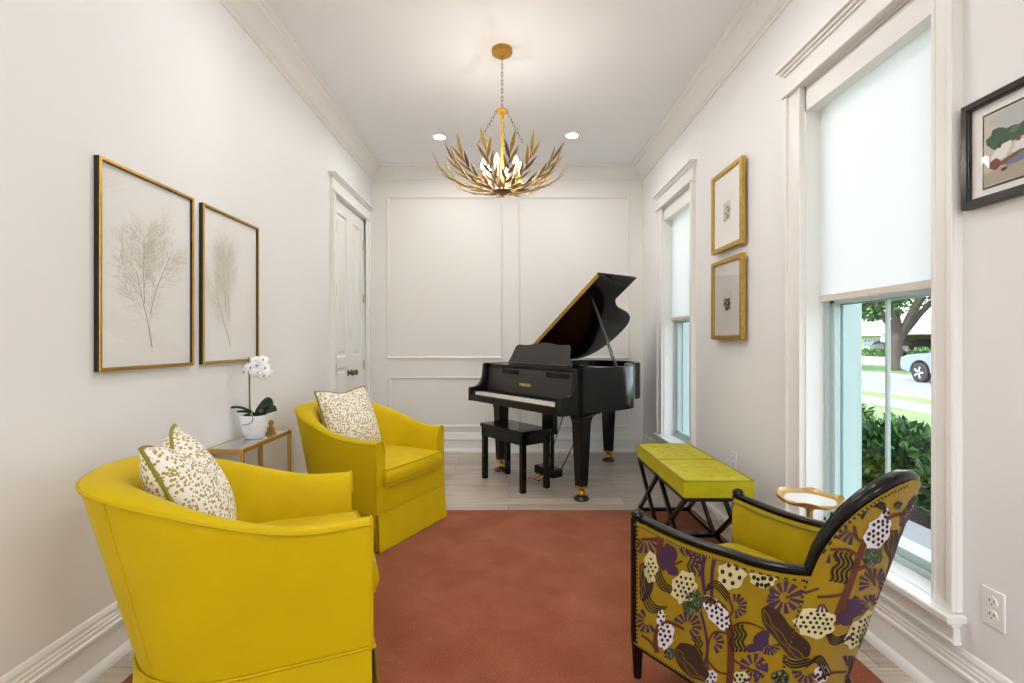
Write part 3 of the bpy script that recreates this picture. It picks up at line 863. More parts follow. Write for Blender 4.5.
def figures_art(root, xm, s, y0, y1, z0, z1):
    yb, ya = 1.505, y0+.066; za, zb = 1.644, 1.856
    m = MB(); m.box(xm, xm+s*.0012, ya-.006, yb+.006, za-.006, zb+.006); m.build('mount_edge', M_frblk, root, world=True)
    cols = {'bg':(205,196,182),'sk':(190,190,192),'gr':(52,86,60),'g2':(98,120,70),'wh':(232,230,228),'bl':(110,130,165),'rd':(120,50,50),'br':(120,85,60),'tl':(70,130,120),'dk':(45,40,42),'sd':(178,165,148)}
    keys = list(cols); mats = [pmat('paint_'+k, rgb(*cols[k]), .6) for k in keys]
    m = MB(); x = xm+s*.0020
    m.box(xm, x, ya, yb, za, zb, 0)
    W = yb-ya; Hh = zb-za; lay = [0]
    def blob(u, v, ru, rv, c, rot=0, n=14, jit=.2, seed=0):
        rnd = random.Random(seed+int(u*1000)+int(v*77)); lay[0] += 1
        vs = []
        for i in range(n):
            a = 2*PI*i/n; q = 1+rnd.uniform(-jit, jit)
            du = ru*q*math.cos(a); dv = rv*q*math.sin(a)
            uu = u+du*math.cos(rot)-dv*math.sin(rot); vv = v+du*math.sin(rot)+dv*math.cos(rot)
            uu = min(.995, max(.005, uu)); vv = min(.99, max(.01, vv))
            vs.append((x+s*.00005*lay[0], yb-uu*W, za+vv*Hh))
        m.add(vs, [tuple(range(n))], keys.index(c))
    blob(.5,.10,.55,.16,'sd'); blob(.5,.85,.5,.14,'sk')
    for (u, v, a, b_, c, r) in [(.13,.62,.10,.14,'gr',.2),(.22,.60,.10,.13,'gr',-.2),(.34,.62,.08,.10,'gr',0),(.45,.68,.06,.06,'g2',0),(.60,.66,.12,.10,'gr',0),(.80,.62,.12,.14,'g2',0),
        (.27,.66,.05,.04,'g2',.4),(.16,.42,.07,.12,'wh',-.5),(.33,.40,.08,.11,'wh',-.3),(.10,.28,.05,.07,'rd',0),(.17,.27,.10,.03,'rd',.5),(.26,.30,.12,.04,'br',.5),(.30,.25,.12,.04,'bl',.3),(.40,.28,.10,.05,'bl',0),
        (.14,.52,.02,.05,'dk',0),(.30,.53,.025,.05,'br',0),(.42,.50,.03,.08,'br',-.4),(.50,.42,.05,.10,'tl',0),(.55,.40,.08,.07,'tl',.3),(.62,.30,.10,.05,'bl',.2),(.70,.38,.06,.12,'wh',-.3),(.80,.30,.09,.05,'rd',.3),(.88,.42,.06,.12,'tl',-.3),
        (.18,.17,.03,.02,'dk',0),(.42,.17,.03,.02,'dk',0),(.46,.19,.02,.02,'dk',0),(.68,.17,.03,.02,'dk',0)]:
        blob(u, v, a, b_, c, r)
    m.build('painted_figures', mats, root, world=True, smooth=False, weld=False)
wall_picture('black_framed_picture', 'black framed colourful painting of reclining figures on the near right wall', None, 1, 1.10, 1.572, 1.591, 1.915, 1.420, .024, .026, M_frblk, M_frblk, [M_mat], figures_art)

# ------------------------------------------------------------------ ottomans
def make_ottoman(label, yc):
    x0, x1 = .893, 1.253; y0, y1 = yc-.232, yc+.232
    xc = (x0+x1)/2
    root = thing('tufted_ottoman', label, 'ottoman', (xc, yc, RZ), 0, 'chartreuse tufted ottomans by the right wall')
    zt, zb = .474, .388
    tufts = [(i, j) for i in (-.5, 0, .5) for j in (-.55, -.18, .18, .55)]
    n = 41
    def top(i, j):
        a = -1+2*i/(n-1); b = -1+2*j/(n-1)
        z = zt + .010*(1-a*a)*(1-b*b)
        for (ta, tb) in tufts:
            d = math.hypot((a-ta)*.18, (b-tb)*.232)
            z -= .014*math.exp(-(d/.014)**2) + .010*math.exp(-(d/.045)**2)
        return (xc+a*.178, yc+b*.230, z-.002)
    m = MB(); m.grid(top, n, n)
    def sd(i, j):
        L = n-1; q = min(3, i//L) if i < 4*L else 3; fr = i-L*q
        a, b = [(-1+2*fr/L, -1), (1, -1+2*fr/L), (1-2*fr/L, 1), (-1, 1-2*fr/L)][q]
        o = 1+.012*math.sin(PI*j/5)
        z = lerp(zt-.002, zb, j/5)
        return (xc+a*.178*(o if abs(a) == 1 else 1), yc+b*.230*(o if abs(b) == 1 else 1), z)
    m.grid(sd, 4*(n-1)+1, 6)
    m.add([(x0+.003,y0+.003,zb),(x1-.003,y0+.003,zb),(x1-.003,y1-.003,zb),(x0+.003,y1-.003,zb)], [(0,1,2,3)])
    cu = m.build('cushion', M_olive, root, world=True, angle=60)
    m = MB()
    m.tube([sd(i, 0) for i in range(4*(n-1))], .0042, 6, closed=True)
    m.tube([sd(i, 5) for i in range(4*(n-1))], .0035, 6, closed=True)
    m.build('piping', pmat('ottoman_piping', rgb(150,136,8), .5), root, world=True)
    for (ta, tb) in tufts:
        m = MB(); m.ball((xc+ta*.178, yc+tb*.230, top(int((ta+1)/2*(n-1)+.5), int((tb+1)/2*(n-1)+.5))[2]+.001), .006, 8, sc=(1,1,.5))
        m.build('button', M_olive, root, world=True)
    r = .011; a0, a1, b0, b1 = x0+.012, x1-.012, y0+.012, y1-.012
    for z, nm_ in ((zb-r, 'top_rail_frame'), (RZ+r, 'base_rail_frame')):
        m = MB()
        for (p, q) in (((a0,b0),(a1,b0)),((a1,b0),(a1,b1)),((a1,b1),(a0,b1)),((a0,b1),(a0,b0))):
            m.beam((*p, z), (*q, z), 2*r, 2*r)
        m.build(nm_, M_satin, root, world=True, bevel=.002)
    for x in (a0, a1):
        m = MB(); m.beam((x, b0, zb-r), (x, b1, RZ+r), 2*r, 2*r, up=(1,0,0)); m.beam((x, b1, zb-r), (x, b0, RZ+r), 2*r, 2*r, up=(1,0,0))
        m.build('crossed_leg', M_satin, root, world=True, bevel=.002)
make_ottoman('chartreuse tufted ottoman nearer the camera, behind the patterned chair', 2.775)
make_ottoman('chartreuse tufted ottoman further back, beside the far window', 3.243)

# ------------------------------------------------------------------ martini table
tx, ty, tz = 1.25, 2.075, .528
root = thing('drinks_table', 'small pale drinks table with scalloped gilt rim beside the near window', 'side table', (tx, ty, 0))
wav = lambda amp: (lambda r, z, a: (r*(1+amp*math.cos(6*a+.4)), z+(.006*math.cos(6*a+.4) if r > .12 else 0)))
m = MB(); m.lathe([(.001,.0),(.09,.0),(.114,.004),(.114,.006),(.09,.003),(.001,.003)], 72, c=(tx,ty,tz-.006), fn=wav(.03))
m.build('table_top', M_marble, root, world=True)
m = MB(); m.lathe([(.075,-.012),(.106,-.010),(.122,-.002),(.127,.009),(.125,.012),(.120,.010),(.114,.003),(.09,-.004),(.075,-.012)], 72, c=(tx,ty,tz), fn=wav(.03))
m.build('scalloped_rim', M_wavy, root, world=True)
m = MB(); m.lathe([(.001,.01),(.115,.01),(.118,.014),(.05,.028),(.018,.045),(.013,.08),(.012,.30),(.016,.33),(.012,.37),(.013,.48),(.045,.512),(.001,.518)], 32, c=(tx,ty,RZ-.01))
m.build('pedestal', M_wavy, root, world=True)

# ------------------------------------------------------------------ chandelier
cx, cy = -.041, 3.19
root = thing('chandelier', 'gilt leaf branch chandelier with candle bulbs hanging from the ceiling', 'chandelier', (cx, cy, H))
m = MB(); m.lathe([(.001,0),(.066,0),(.066,-.022),(.062,-.028),(.02,-.032),(.008,-.045),(.001,-.045)], 40, c=(cx,cy,H)); m.build('canopy', M_canopy, root, world=True)
def chain(a, b, pitch=.026):
    a = Vector(a); b = Vector(b); L = (b-a).length; n = max(2, int(L/pitch)); t = (b-a)/n; d = t.normalized()
    x = d.cross(Vector((0,1,.1))).normalized(); y = d.cross(x)
    m = MB()
    for i in range(n):
        c = a+t*(i+.5); sx = x if i % 2 == 0 else y
        m.tube([c + d*(.62*pitch*math.sin(q*PI/5)) + sx*(.0068*math.cos(q*PI/5)) for q in range(10)], .0019, 5, closed=True)
    m.build('chain', M_chain, root, world=True)
zb0 = 2.118; zhub = 2.655
chain((cx,cy,H-.04), (cx,cy,zhub+.012))
m = MB(); m.lathe([(.001,.014),(.010,.012),(.014,.004),(.040,.000),(.042,-.006),(.038,-.011),(.008,-.012),(.007,-.02),(.001,-.02)], 32, c=(cx,cy,zhub)); m.build('hub', M_canopy, root, world=True)
m = MB(); m.tube([(cx,cy,zhub-.01),(cx,cy,zb0+.02)], .0085, 12); m.build('centre_rod', M_canopy, root, world=True)
m = MB(); m.lathe([(.001,-.03),(.008,-.022),(.014,-.010),(.050,-.004),(.062,.004),(.055,.014),(.02,.022),(.001,.024)], 32, c=(cx,cy,zb0+.018)); m.build('base_cup', M_leafdark, root, world=True)
for a in (R(205), R(-40), R(85)):
    chain((cx+.034*math.cos(a),cy+.034*math.sin(a),zhub-.004), (cx+.17*math.cos(a), cy+.17*math.sin(a), zb0+.29))
def gl(m, base, d, n, L, W, curl, mi):
    """lanceolate leaf: base point, direction d, width dir n"""
    d = d.normalized(); n = (n - d*n.dot(d)).normalized(); up = d.cross(n)
    def f(i, j):
        t = i/8; q = -1+j
        ww = W*(math.sin(PI*(t**.8)))*.5 if 0 < t < 1 else 0.0005
        return base + d*(L*t) + n*(q*ww) + up*(curl*L*t*t) + up*(abs(q)*-.12*ww)
    m.grid(f, 9, 3, mi)
rnd = random.Random(4)
NB = 16
for k in range(NB):
    az = 2*PI*(k+.35)/NB; tier = k % 2
    e = Vector((math.cos(az), math.sin(az), 0)); tn = Vector((-math.sin(az), math.cos(az), 0))
    Rm = .395 if tier == 0 else .36
    top = .135 if tier == 0 else .165
    def arc(t, e=e, Rm=Rm, top=top):
        return Vector((cx,cy,zb0+.02)) + e*(Rm*math.sin(t*PI/2*.85)**.95) + Vector((0,0,top*(t**1.9)))
    pts = [arc(i/14) for i in range(15)]
    m = MB(); m.tube([pts[i] for i in range(15)], [.0042-.0002*i for i in range(15)], 6)
    br = m.build('branch', M_leafdark, root, world=True)
    for q in range(8):
        t = .13+.110*q; p = arc(t); d = (arc(min(1,t+.05))-arc(t-.05)).normalized()
        sg = 1 if (q+k) % 2 else -1
        inward = -e*.12 + Vector((0,0,.22))
        L = .118 + .02*rnd.random(); W = .0215
        dd = d*1.0 + tn*sg*.36 + inward*(.30 if q > 3 else .05) if q < 7 else d + tn*sg*.15
        m = MB(); gl(m, p, dd, tn*1.0 + d*(-.4*sg), L, W, .10*rnd.uniform(.3,1.2), 0)
        lo = m.build('leaf', M_leafgold if (q*3+k) % 5 else M_leafdark, root, world=True)
        lo.parent = br
        sm = lo.modifiers.new('thick', 'SOLIDIFY'); sm.thickness = .0016
for k in range(6):
    a = 2*PI*(k+.25)/6; bx, by = cx+.122*math.cos(a), cy+.122*math.sin(a)
    m = MB(); m.lathe([(.001,0),(.018,.002),(.012,.01),(.0105,.012),(.0105,.075),(.001,.076)], 16, c=(bx,by,zb0+.075)); 
    m.tube([(cx,cy,zb0+.03),((cx+bx)/2,(cy+by)/2,zb0+.035),(bx,by,zb0+.08)], .004, 6)
    m.build('candle_sleeve', M_leafgold, root, world=True)
    m = MB(); m.lathe([(.001,0),(.009,.002),(.015,.018),(.0165,.03),(.013,.045),(.006,.062),(.001,.072)], 16, c=(bx,by,zb0+.151)); m.build('bulb', M_bulb, root, world=True)
    l = bpy.data.lights.new('bulb_light', 'POINT'); l.energy = 6.5; l.shadow_soft_size = .012; l.color = (1,.98,.96)
    o = bpy.data.objects.new('bulb_light', l); C.objects.link(o); o.location = (bx, by, zb0+.185)

# ------------------------------------------------------------------ piano
PW = .625
proot = thing('grand_piano', 'black baby grand piano with raised lid in front of the back wall', 'piano', (.001, 3.9965, 0), math.atan2(-.812,.584))
outl = [(0,.165),(0,.40),(0,.62),(.02,.76),(.085,.88),(.19,.975),(.30,1.065),(.37,1.16),(.415,1.27),(.455,1.38),(.52,1.47),(.63,1.535),(.78,1.56),(.93,1.555),(1.08,1.52),(1.18,1.45),(1.235,1.34),(1.25,1.2)]
sm = [(p.x, p.y) for p in catmull([(a,b_,0) for a, b_ in outl[2:]], 5)]
path = [(0,.165),(0,.40)] + sm + [(1.25,.8),(1.25,.165)]
def offp(path, d):
    out = []
    for i, p in enumerate(path):
        a = path[max(i-1,0)]; b_ = path[min(i+1,len(path)-1)]
        tx, ty = b_[0]-a[0], b_[1]-a[1]; l = math.hypot(tx, ty)
        out.append((p[0]+ty/l*d, p[1]-tx/l*d))     # towards the inside (right of travel)
    return out
inner = offp(path, .045)
LX = lambda q: PW-q
m = MB()
sec = [(0,.655),(0,.985),(.004,.99),(.041,.99),(.045,.985),(.045,.655)]
offs = {d: offp(path, d) for d in (0,.004,.041,.045)}
m.grid(lambda i, j: (LX(offs[sec[j][0]][i][0]), offs[sec[j][0]][i][1], sec[j][1]), len(path), 6, cv=True)
m.build('rim', M_piano, proot, angle=45)
chk = [(0,.655),(0,.762),(.008,.775),(.05,.779),(.095,.792),(.125,.825),(.142,.87),(.150,.92),(.153,.965),(.158,.985),(.17,.99),(.22,.99),(.22,.655)]
for q in (0, 1.25-.045):
    m = MB(); m.prism(chk, lambda s_, z, q=q: (LX(q), s_, z), lambda s_, z, q=q: (LX(q+.045), s_, z))
    m.build('cheek', M_piano, proot, bevel=.003)
for q in (.045, 1.25-.082):
    m = MB(); m.box(LX(q), LX(q+.037), .012, .175, .70, .752); m.build('key_block', M_piano, proot, bevel=.004)
m = MB(); m.box(-PW+.002, PW-.002, .004, .36, .657, .70); m.build('key_bed', M_piano, proot, bevel=.003)
m = MB(); m.box(-PW+.045, PW-.045, .0, .018, .672, .714); m.build('key_slip', M_piano, proot, bevel=.003)
m = MB(); m.box(-PW+.082, PW-.082, .0185, .022, .700, .7165); m.build('key_strip', M_gold, proot)
kw = (2*PW-.164)/52; x00 = -PW+.082
wk = MB(); wk.box(.0004, kw-.0004, .024, .172, .712, .738)
bk = MB(); bk.box(-.0048, .0048, .075, .172, .738, .750)
w0 = b0 = None
for i in range(52):
    if w0 is None: w0 = wk.build('white_key', M_ivory, proot, smooth=False); o = w0
    else: o = w0.copy(); C.objects.link(o)
    o.parent = proot; o.location = (x00+i*kw, 0, 0)
    if i < 51 and (i % 7) not in (1, 4):
        if b0 is None: b0 = bk.build('black_key', M_black, proot, smooth=False); o = b0
        else: o = b0.copy(); C.objects.link(o)
        o.parent = proot; o.location = (x00+(i+1)*kw, 0, 0)
m = MB()
fb = [(.176,.745),(.180,.80),(.188,.90),(.196,.955),(.205,.965),(.215,.965),(.215,.745)]
m.prism(fb, lambda s_, z: (-PW+.046, s_, z), lambda s_, z: (PW-.046, s_, z))
m.build('fallboard', M_desk, proot, bevel=.002)
m = MB(); m.box(-PW+.046, PW-.046, .19, .60, .955, .985); m.build('front_shelf', M_piano, proot, bevel=.003)
for xa, xb in ((-.35,-.12),(.25,.50)):
    m = MB(); m.box(xa, xb, .182, .190, .905, .945); m.build('fallboard_moulding', M_piano, proot, bevel=.002)
fc_ = bpy.data.curves.new('maker_lettering', 'FONT'); fc_.body = 'YAMAHA'; fc_.size = .034; fc_.extrude = .0006; fc_.offset = .0007; fc_.align_x = 'CENTER'; fc_.space_character = 1.15
fc_.materials.append(M_gold)
fo = bpy.data.objects.new('maker_lettering', fc_); C.objects.link(fo); fo.parent = proot
bpy.context.view_layer.update()
fm_ = bpy.data.meshes.new_from_object(fo); fm_.materials.clear(); fm_.materials.append(pmat('lettering_gold', rgb(225,198,140), .4, .2))
bpy.data.objects.remove(fo)
fo = bpy.data.objects.new('maker_lettering', fm_); C.objects.link(fo); fo.parent = proot
fo.location = (-.02, .1785, .815); fo.rotation_euler = (R(86), 0, 0)
# soundboard & plate
ins = offp(path, .046)
m = MB(); poly = [(LX(p[0]), max(.30, p[1])) for p in ins]
m.prism(poly, lambda a, b_: (a, b_, .86), lambda a, b_: (a, b_, .875)); m.build('soundboard', M_soundb, proot, smooth=False)
m = MB(); m.box(-PW+.05, PW-.05, .30, .36, .875, .965); m.build('tuning_block', M_soundb, proot, bevel=.004)
m = MB()
for k in range(5): m.beam((-.48+.22*k, .35, .93), (-.5+.13*k, 1.3-.12*k, .93), .02, .03)
m.build('iron_plate', M_gold, proot, bevel=.004)
m = MB(); poly2 = [(LX(p[0]), p[1]) for p in offp(path, .01)]
m.prism(poly2, lambda a, b_: (a, b_, .662), lambda a, b_: (a, b_, .672)); m.build('bottom_board', M_dark, proot, smooth=False)
# music desk
dk = [(-.45,0),(-.45,.012),(-.425,.06),(-.405,.12),(-.395,.150),(-.375,.168),(-.34,.173),(-.28,.168),(-.20,.170),(-.10,.182),(0,.188),(.08,.182),(.16,.170),(.24,.168),(.29,.172),(.315,.162),(.325,.14),(.338,.07),(.385,.012),(.385,0)]
m = MB(); T = R(17)
m.prism(dk, lambda a, z: (a, .315+z*math.tan(T), .986+z), lambda a, z: (a, .331+z*math.tan(T), .982+z)); 
m.build('music_desk', M_desk, proot, bevel=.002)
m = MB(); m.beam((-.40,.30,.992),(.37,.30,.992),.03,.014); m.build('desk_ledge', M_desk, proot, bevel=.003)
# legs
def pleg(x, y):
    m = MB()
    sq = [(.655,.125),(.645,.095),(.625,.070),(.600,.057),(.575,.052),(.105,.036)]
    def f(i, j):
        z, r = sq[j]; a = [(-1,-1),(1,-1),(1,1),(-1,1)][i]
        return (x+a[0]*r, y+a[1]*r*(.8 if z > .6 else 1), z)
    m.grid(f, 4, len(sq), cu=True)
    m.add([f(i, len(sq)-1) for i in range(4)], [(0,1,2,3)]); m.add([f(i, 0) for i in range(4)], [(0,1,2,3)])
    lg = m.build('leg', M_piano, proot, bevel=.006, angle=50)
    m = MB(); m.box(x-.034, x+.034, y-.034, y+.034, .088, .108); m.lathe([(.001,.035),(.020,.035),(.022,.06),(.016,.07),(.030,.09),(.001,.09)], 16, c=(x,y,0))
    m.box(x-.014, x+.034, y-.012, y+.012, .04, .075)
    m.build('ferrule', M_gold, lg, bevel=.002)
    m = MB(); m.lathe([(.001,.0),(.055,.0),(.060,.006),(.060,.018),(.054,.026),(.04,.028),(.036,.018),(.001,.018)], 32, c=(x,y,0))
    m.tube([(x-.012,y,.034),(x+.012,y,.034)], .018, 16)
    m.build('caster_cup', M_black, lg)
pleg(PW-.10, .293); pleg(-PW+.10, .293); pleg(PW-.828, 1.366)
# lid
TH = R(34.6); ct, st_ = math.cos(TH), math.sin(TH)
def lidpt(r, s_, o): return (-PW + r*ct - o*st_, s_, .997 + r*st_ + o*ct)
lo_ = [(p[0], p[1]) for p in offp(path, -.006)]
lidout = [(0-.006,.61)] + [p for p in lo_ if p[1] > .63] + [(1.25,.61)]
lidout = [p for p in lidout]
m = MB(); m.prism(lidout, lambda q, s_: lidpt(1.25-q, s_, 0), lambda q, s_: lidpt(1.25-q, s_, .020)); lid = m.build('lid', M_piano, proot, bevel=.002)
m = MB(); m.prism([(-.006,.612),(-.006,1.07),(1.25,1.07),(1.25,.612)], lambda q, s_: lidpt(1.25-q, s_, .021), lambda q, s_: lidpt(1.25-q, s_, .041)); m.build('front_lid_flap', M_piano, proot, bevel=.002)
m = MB()
for o in (.004, .015, .027): m.prism([(0,.6085),(0,.6105),(1.25,.6105),(1.25,.6085)], lambda q, s_, o=o: lidpt(1.25-q, s_, o), lambda q, s_, o=o: lidpt(1.25-q, s_, o+.008))
m.build('lid_hinge', M_gold, proot, smooth=False)
a = Vector((PW-.05, .625, .97)); bt = Vector(lidpt(1.035-.0, .69, -.004))
m = MB(); m.tube([a, a.lerp(bt,.35), a.lerp(bt,.7), bt], [.013,.012,.009,.008], 10); m.build('lid_prop', M_black, proot)
m = MB(); m.box(*sorted((bt.x-.05, bt.x+.05)), bt.y-.02, bt.y+.02, bt.z-.006, bt.z+.006)
# lyre and pedals
m = MB(); m.box(-.07,.07,.40,.46,.40,.657); m.build('lyre_block', M_piano, proot, bevel=.006)
m = MB(); m.beam((-.045,.42,.12),(-.045,.42,.42),.022,.03); m.beam((.045,.42,.12),(.045,.42,.42),.022,.03); m.build('lyre_post', M_piano, proot, bevel=.004)
m = MB(); m.box(-.125,.125,.36,.47,.055,.125); m.build('pedal_box', M_piano, proot, bevel=.008)
for xx in (-.055, 0, .055):
    m = MB(); m.beam((xx,.36,.07),(xx,.27,.045),.018,.007); m.ball((xx,.262,.044), .014, 10, sc=(1,1.5,.4)); m.build('pedal', M_gold, proot)
for xx in (-.10, .10):
    m = MB(); m.tube([(xx*.9,.46,.08),(xx*1.6,.80,.66)], .005, 8); m.build('lyre_brace', M_black, proot)

# bench
bx, by = .052, 4.19
root = thing('piano_bench', 'glossy black rectangular bench standing before the piano keys', 'bench', (bx, by, 0), math.atan2(-.806,.592))
L, W = .575, .285
m = MB(); m.box(-L/2-.012, L/2+.012, -W/2-.012, W/2+.012, .448, .482); m.build('seat', M_piano, root, bevel=.008, seg=3)
m = MB()
for (xa, xb, ya, yb) in ((-L/2,L/2,-W/2,-W/2+.022),(-L/2,L/2,W/2-.022,W/2),(-L/2,-L/2+.022,-W/2,W/2),(L/2-.022,L/2,-W/2,W/2)): m.box(xa, xb, ya, yb, .372, .449)
m.build('apron', M_piano, root)
for sx in (-1, 1):
    for sy in (-1, 1):
        m = MB(); m.box(sx*L/2, sx*(L/2-.042), sy*W/2, sy*(W/2-.042), 0, .449); m.build('leg', M_piano, root, bevel=.003)

# ------------------------------------------------------------------ patterned chair
PC = (.685, 1.862, RZ); PRZ = math.atan2(.464, .886)
proot = thing('patterned_armchair', 'black framed armchair covered outside in plum and cream patterned ochre fabric', 'armchair', PC, PRZ)
PMX = ROOTM[proot.name]
def pc_curve(z):
    """outer plan at height z -> function t in[0,1] (near front -> back -> far front): (v, u)"""
    k = (z-.40)/.46
    Dp = lerp(.56, .70, k); u0 = lerp(.35, .40, k); A = Dp-u0; h = lerp(.25, .265, k)
    def cur(t):
        F = .33
        if t < F: q = t/F; return (-lerp(.28, h, q), u0*q)
        if t > 1-F: q = (1-t)/F; return (lerp(.28, h, q), u0*q)
        a = (t-F)/(1-2*F)*PI - PI/2
        sa = math.sin(a); return (h*math.copysign(abs(sa)**.85, sa), u0+A*max(0,math.cos(a))**.85)
    return cur
def pc_pt(t, z, off=0.0):
    """off>0 inward; returns local (x,y,z)"""
    cur = pc_curve(z)
    x, u = cur(t); e = .003
    x1, u1 = cur(max(0,t-e)); x2, u2 = cur(min(1,t+e))
    tx, tu = x2-x1, u2-u1; l = math.hypot(tx, tu) or 1
    # travel near(-x) -> back(+u): inward = (tu, -tx)
    return Vector((x+tu/l*off, -(u-tx/l*off), z-RZ))
TE = .418        # elbow
def pc_H(t):
    tt = min(t, 1-t)
    if tt <= TE: return .570 + .016*tt/TE - .016*math.sin(PI*min(1, tt/TE))
    q = min(1, (tt-TE)/(.5-TE)*1.0)
    q2 = min(1, (tt-TE)/.080)
    return .586 + .222*(1-(1-q2)**2.2)**.5 + .035*(tt-TE)/(.5-TE)
ZB = .132
def frange(a, b, n): return [a+(b-a)*i/(n-1) for i in range(n)]
TS = frange(0, TE-.001, 26) + [TE+.0004, TE+.002, TE+.005, TE+.010, TE+.018] + frange(TE+.028, 1-TE-.028, 17) + [1-TE-.018, 1-TE-.010, 1-TE-.005, 1-TE-.002, 1-TE-.0004] + frange(1-TE+.001, 1, 26)
# outer fabric panel (material slots carry the print)
M_f = {
 'base': pmat('print_ochre', rgb(150,122,14), .6, spec=.25, sheen=.15, noise=.06, nscale=15, bump=.1, bscale=400),
 'brown': pmat('print_brown', rgb(92,42,22), .7), 'purple': pmat('print_plum', rgb(66,36,68), .7),
 'cream': pmat('print_cream', rgb(212,202,150), .7), 'white': pmat('print_white', rgb(226,220,226), .7),
 'black': pmat('print_black', rgb(30,16,12), .7), 'green': pmat('print_green', rgb(62,78,48), .7),
 'bark': pmat('print_bark', rgb(58,34,18), .7), 'sage': pmat('print_sage', rgb(112,124,86), .7)}
fk = list(M_f)
shell = MB()
NZ = 12
shell.grid(lambda i, j: pc_pt(TS[i], lerp(ZB, pc_H(TS[i])-.008, j/(NZ-1))), len(TS), NZ, 0)
_lay = [0]
def surf(t, z, lay):
    t = min(.999, max(.001, t)); z = min(pc_H(t)-.022, max(ZB+.012, z))
    return pc_pt(t, z, -(.0012+.00022*lay))
def proj(t, z):
    p = PMX @ pc_pt(min(1,max(0,t)), z)
    return (508.5+p.x*500/p.y, 342-(p.z-1.18)*500/p.y)
_tab = [(t, z, *proj(t, z)) for t in frange(0, .60, 61) for z in frange(ZB-.2, .9, 40)]
def unproj(px, py, guess=None):
    if guess is None:
        g = min(_tab, key=lambda q: (q[2]-px)**2+(q[3]-py)**2); t, z = g[0], g[1]
    else: t, z = guess
    for _ in range(4):
        a = proj(t, z); e = .002; b = proj(t+e, z); c = proj(t, z+e)
        j11, j21 = (b[0]-a[0])/e, (b[1]-a[1])/e; j12, j22 = (c[0]-a[0])/e, (c[1]-a[1])/e
        det = j11*j22-j12*j21
        if abs(det) < 1e-3: break
        dx, dy = px-a[0], py-a[1]
        dt = (dx*j22-dy*j12)/det; dz = (j11*dy-j21*dx)/det
        t += max(-.04, min(.04, dt)); z += max(-.1, min(.1, dz))
    return t, z
def zat(t, py, z):
    for _ in range(4):
        p = PMX @ pc_pt(t, z); z = 1.18-(py-342)*p.y/500
    return z
def unproj2(px, py):
    t, z = unproj(min(px, 790), py)
    if px > 790:
        t0 = t
        for _ in range(3):
            sil = lerp(868, 923, max(-.3, min(1.1, (z-.4)/.43)))
            t = lerp(t0, .535, (px-790)/(sil-790)); t = min(.62, t)
            z = zat(t, py, z)
    return t, z
class Pix:     # motif coordinates measured on the photograph, carried onto the upholstery
    def __init__(s, ox, oy, sc): s.o = (ox, oy); s.k = sc
    def __call__(s, x, y): return unproj2(s.o[0]+x/s.k, s.o[1]+y/s.k)
class Loc:     # motif coordinates in metres on the cloth (for the faces turned away)
    def __init__(s, t0, z0, rot=0, k=.0019): s.t0 = t0; s.z0 = z0; s.r = rot; s.kk = k
    def __call__(s, x, y):
        c, n = math.cos(s.r), math.sin(s.r); X = (x*c-y*n)*s.kk; Y = (x*n+y*c)*s.kk
        return (s.t0 + X/1.25, s.z0 - Y)
def ribbon(P, pts, wd, mat, step=9, taper=None):
    _lay[0] += 1; lay = _lay[0] % 9
    cr = catmull([(a, b, 0) for a, b in pts], 8)
    cr = [(p.x, p.y) for p in cr]; k = len(cr); vs = []
    for i in range(k):
        a = cr[max(i-1,0)]; b = cr[min(i+1,k-1)]
        tx, ty = b[0]-a[0], b[1]-a[1]; l = math.hypot(tx, ty) or 1
        w_ = wd if taper is None else wd*lerp(1, taper, i/(k-1))
        for s_ in (-.5, 0, .5):
            vs.append(surf(*P(cr[i][0]-ty/l*w_*s_, cr[i][1]+tx/l*w_*s_), lay))
    fs = []
    for i in range(k-1):
        for j in (0, 1): fs.append((3*i+j, 3*i+j+1, 3*i+j+4, 3*i+j+3))
    shell.add(vs, fs, fk.index(mat))
def disc(P, cx_, cy_, rx, ry, mat, rot=0, n=18, jit=0.0, lobes=0, seed=0, up=0):
    _lay[0] += 1; lay = _lay[0] % 9 + up
    rnd = random.Random(seed); ph = rnd.uniform(0, 6)
    vs = [surf(*P(cx_, cy_), lay)]; rings = (.5, 1)
    js = [1+rnd.uniform(-jit, jit) + (.10*math.cos(lobes*2*PI*i/n+ph) if lobes else 0) for i in range(n)]
    for r in rings:
        for i in range(n):
            a = 2*PI*i/n; x = rx*r*js[i]*math.cos(a); y = ry*r*js[i]*math.sin(a)
            vs.append(surf(*P(cx_+x*math.cos(rot)-y*math.sin(rot), cy_+x*math.sin(rot)+y*math.cos(rot)), lay))
    fs = [(0, 1+i, 1+(i+1) % n) for i in range(n)] + [(1+i, 1+n+i, 1+n+(i+1) % n, 1+(i+1) % n) for i in range(n)]
    shell.add(vs, fs, fk.index(mat))
def fan(P, x, y, r, a0, a1, n, mat='purple', r0=.32):
    for i in range(n):
        a = R(lerp(a0, a1, i/max(1,n-1)))
        c, s_ = math.cos(a), -math.sin(a)
        _lay[0] += 1; lay = _lay[0] % 9
        hw = .5*R(abs(a1-a0)/max(1,n-1))*.62; hw = min(hw, .16)
        q = []
        for rr in (r0*r, .66*r, r*(1-.06*(i % 2))):
            for s2 in (-1, 1):
                aa = a+s2*hw; q.append(surf(*P(x+rr*math.cos(aa), y-rr*math.sin(aa)), lay))
        shell.add(q, [(0,1,3,2),(2,3,5,4)], fk.index(mat))
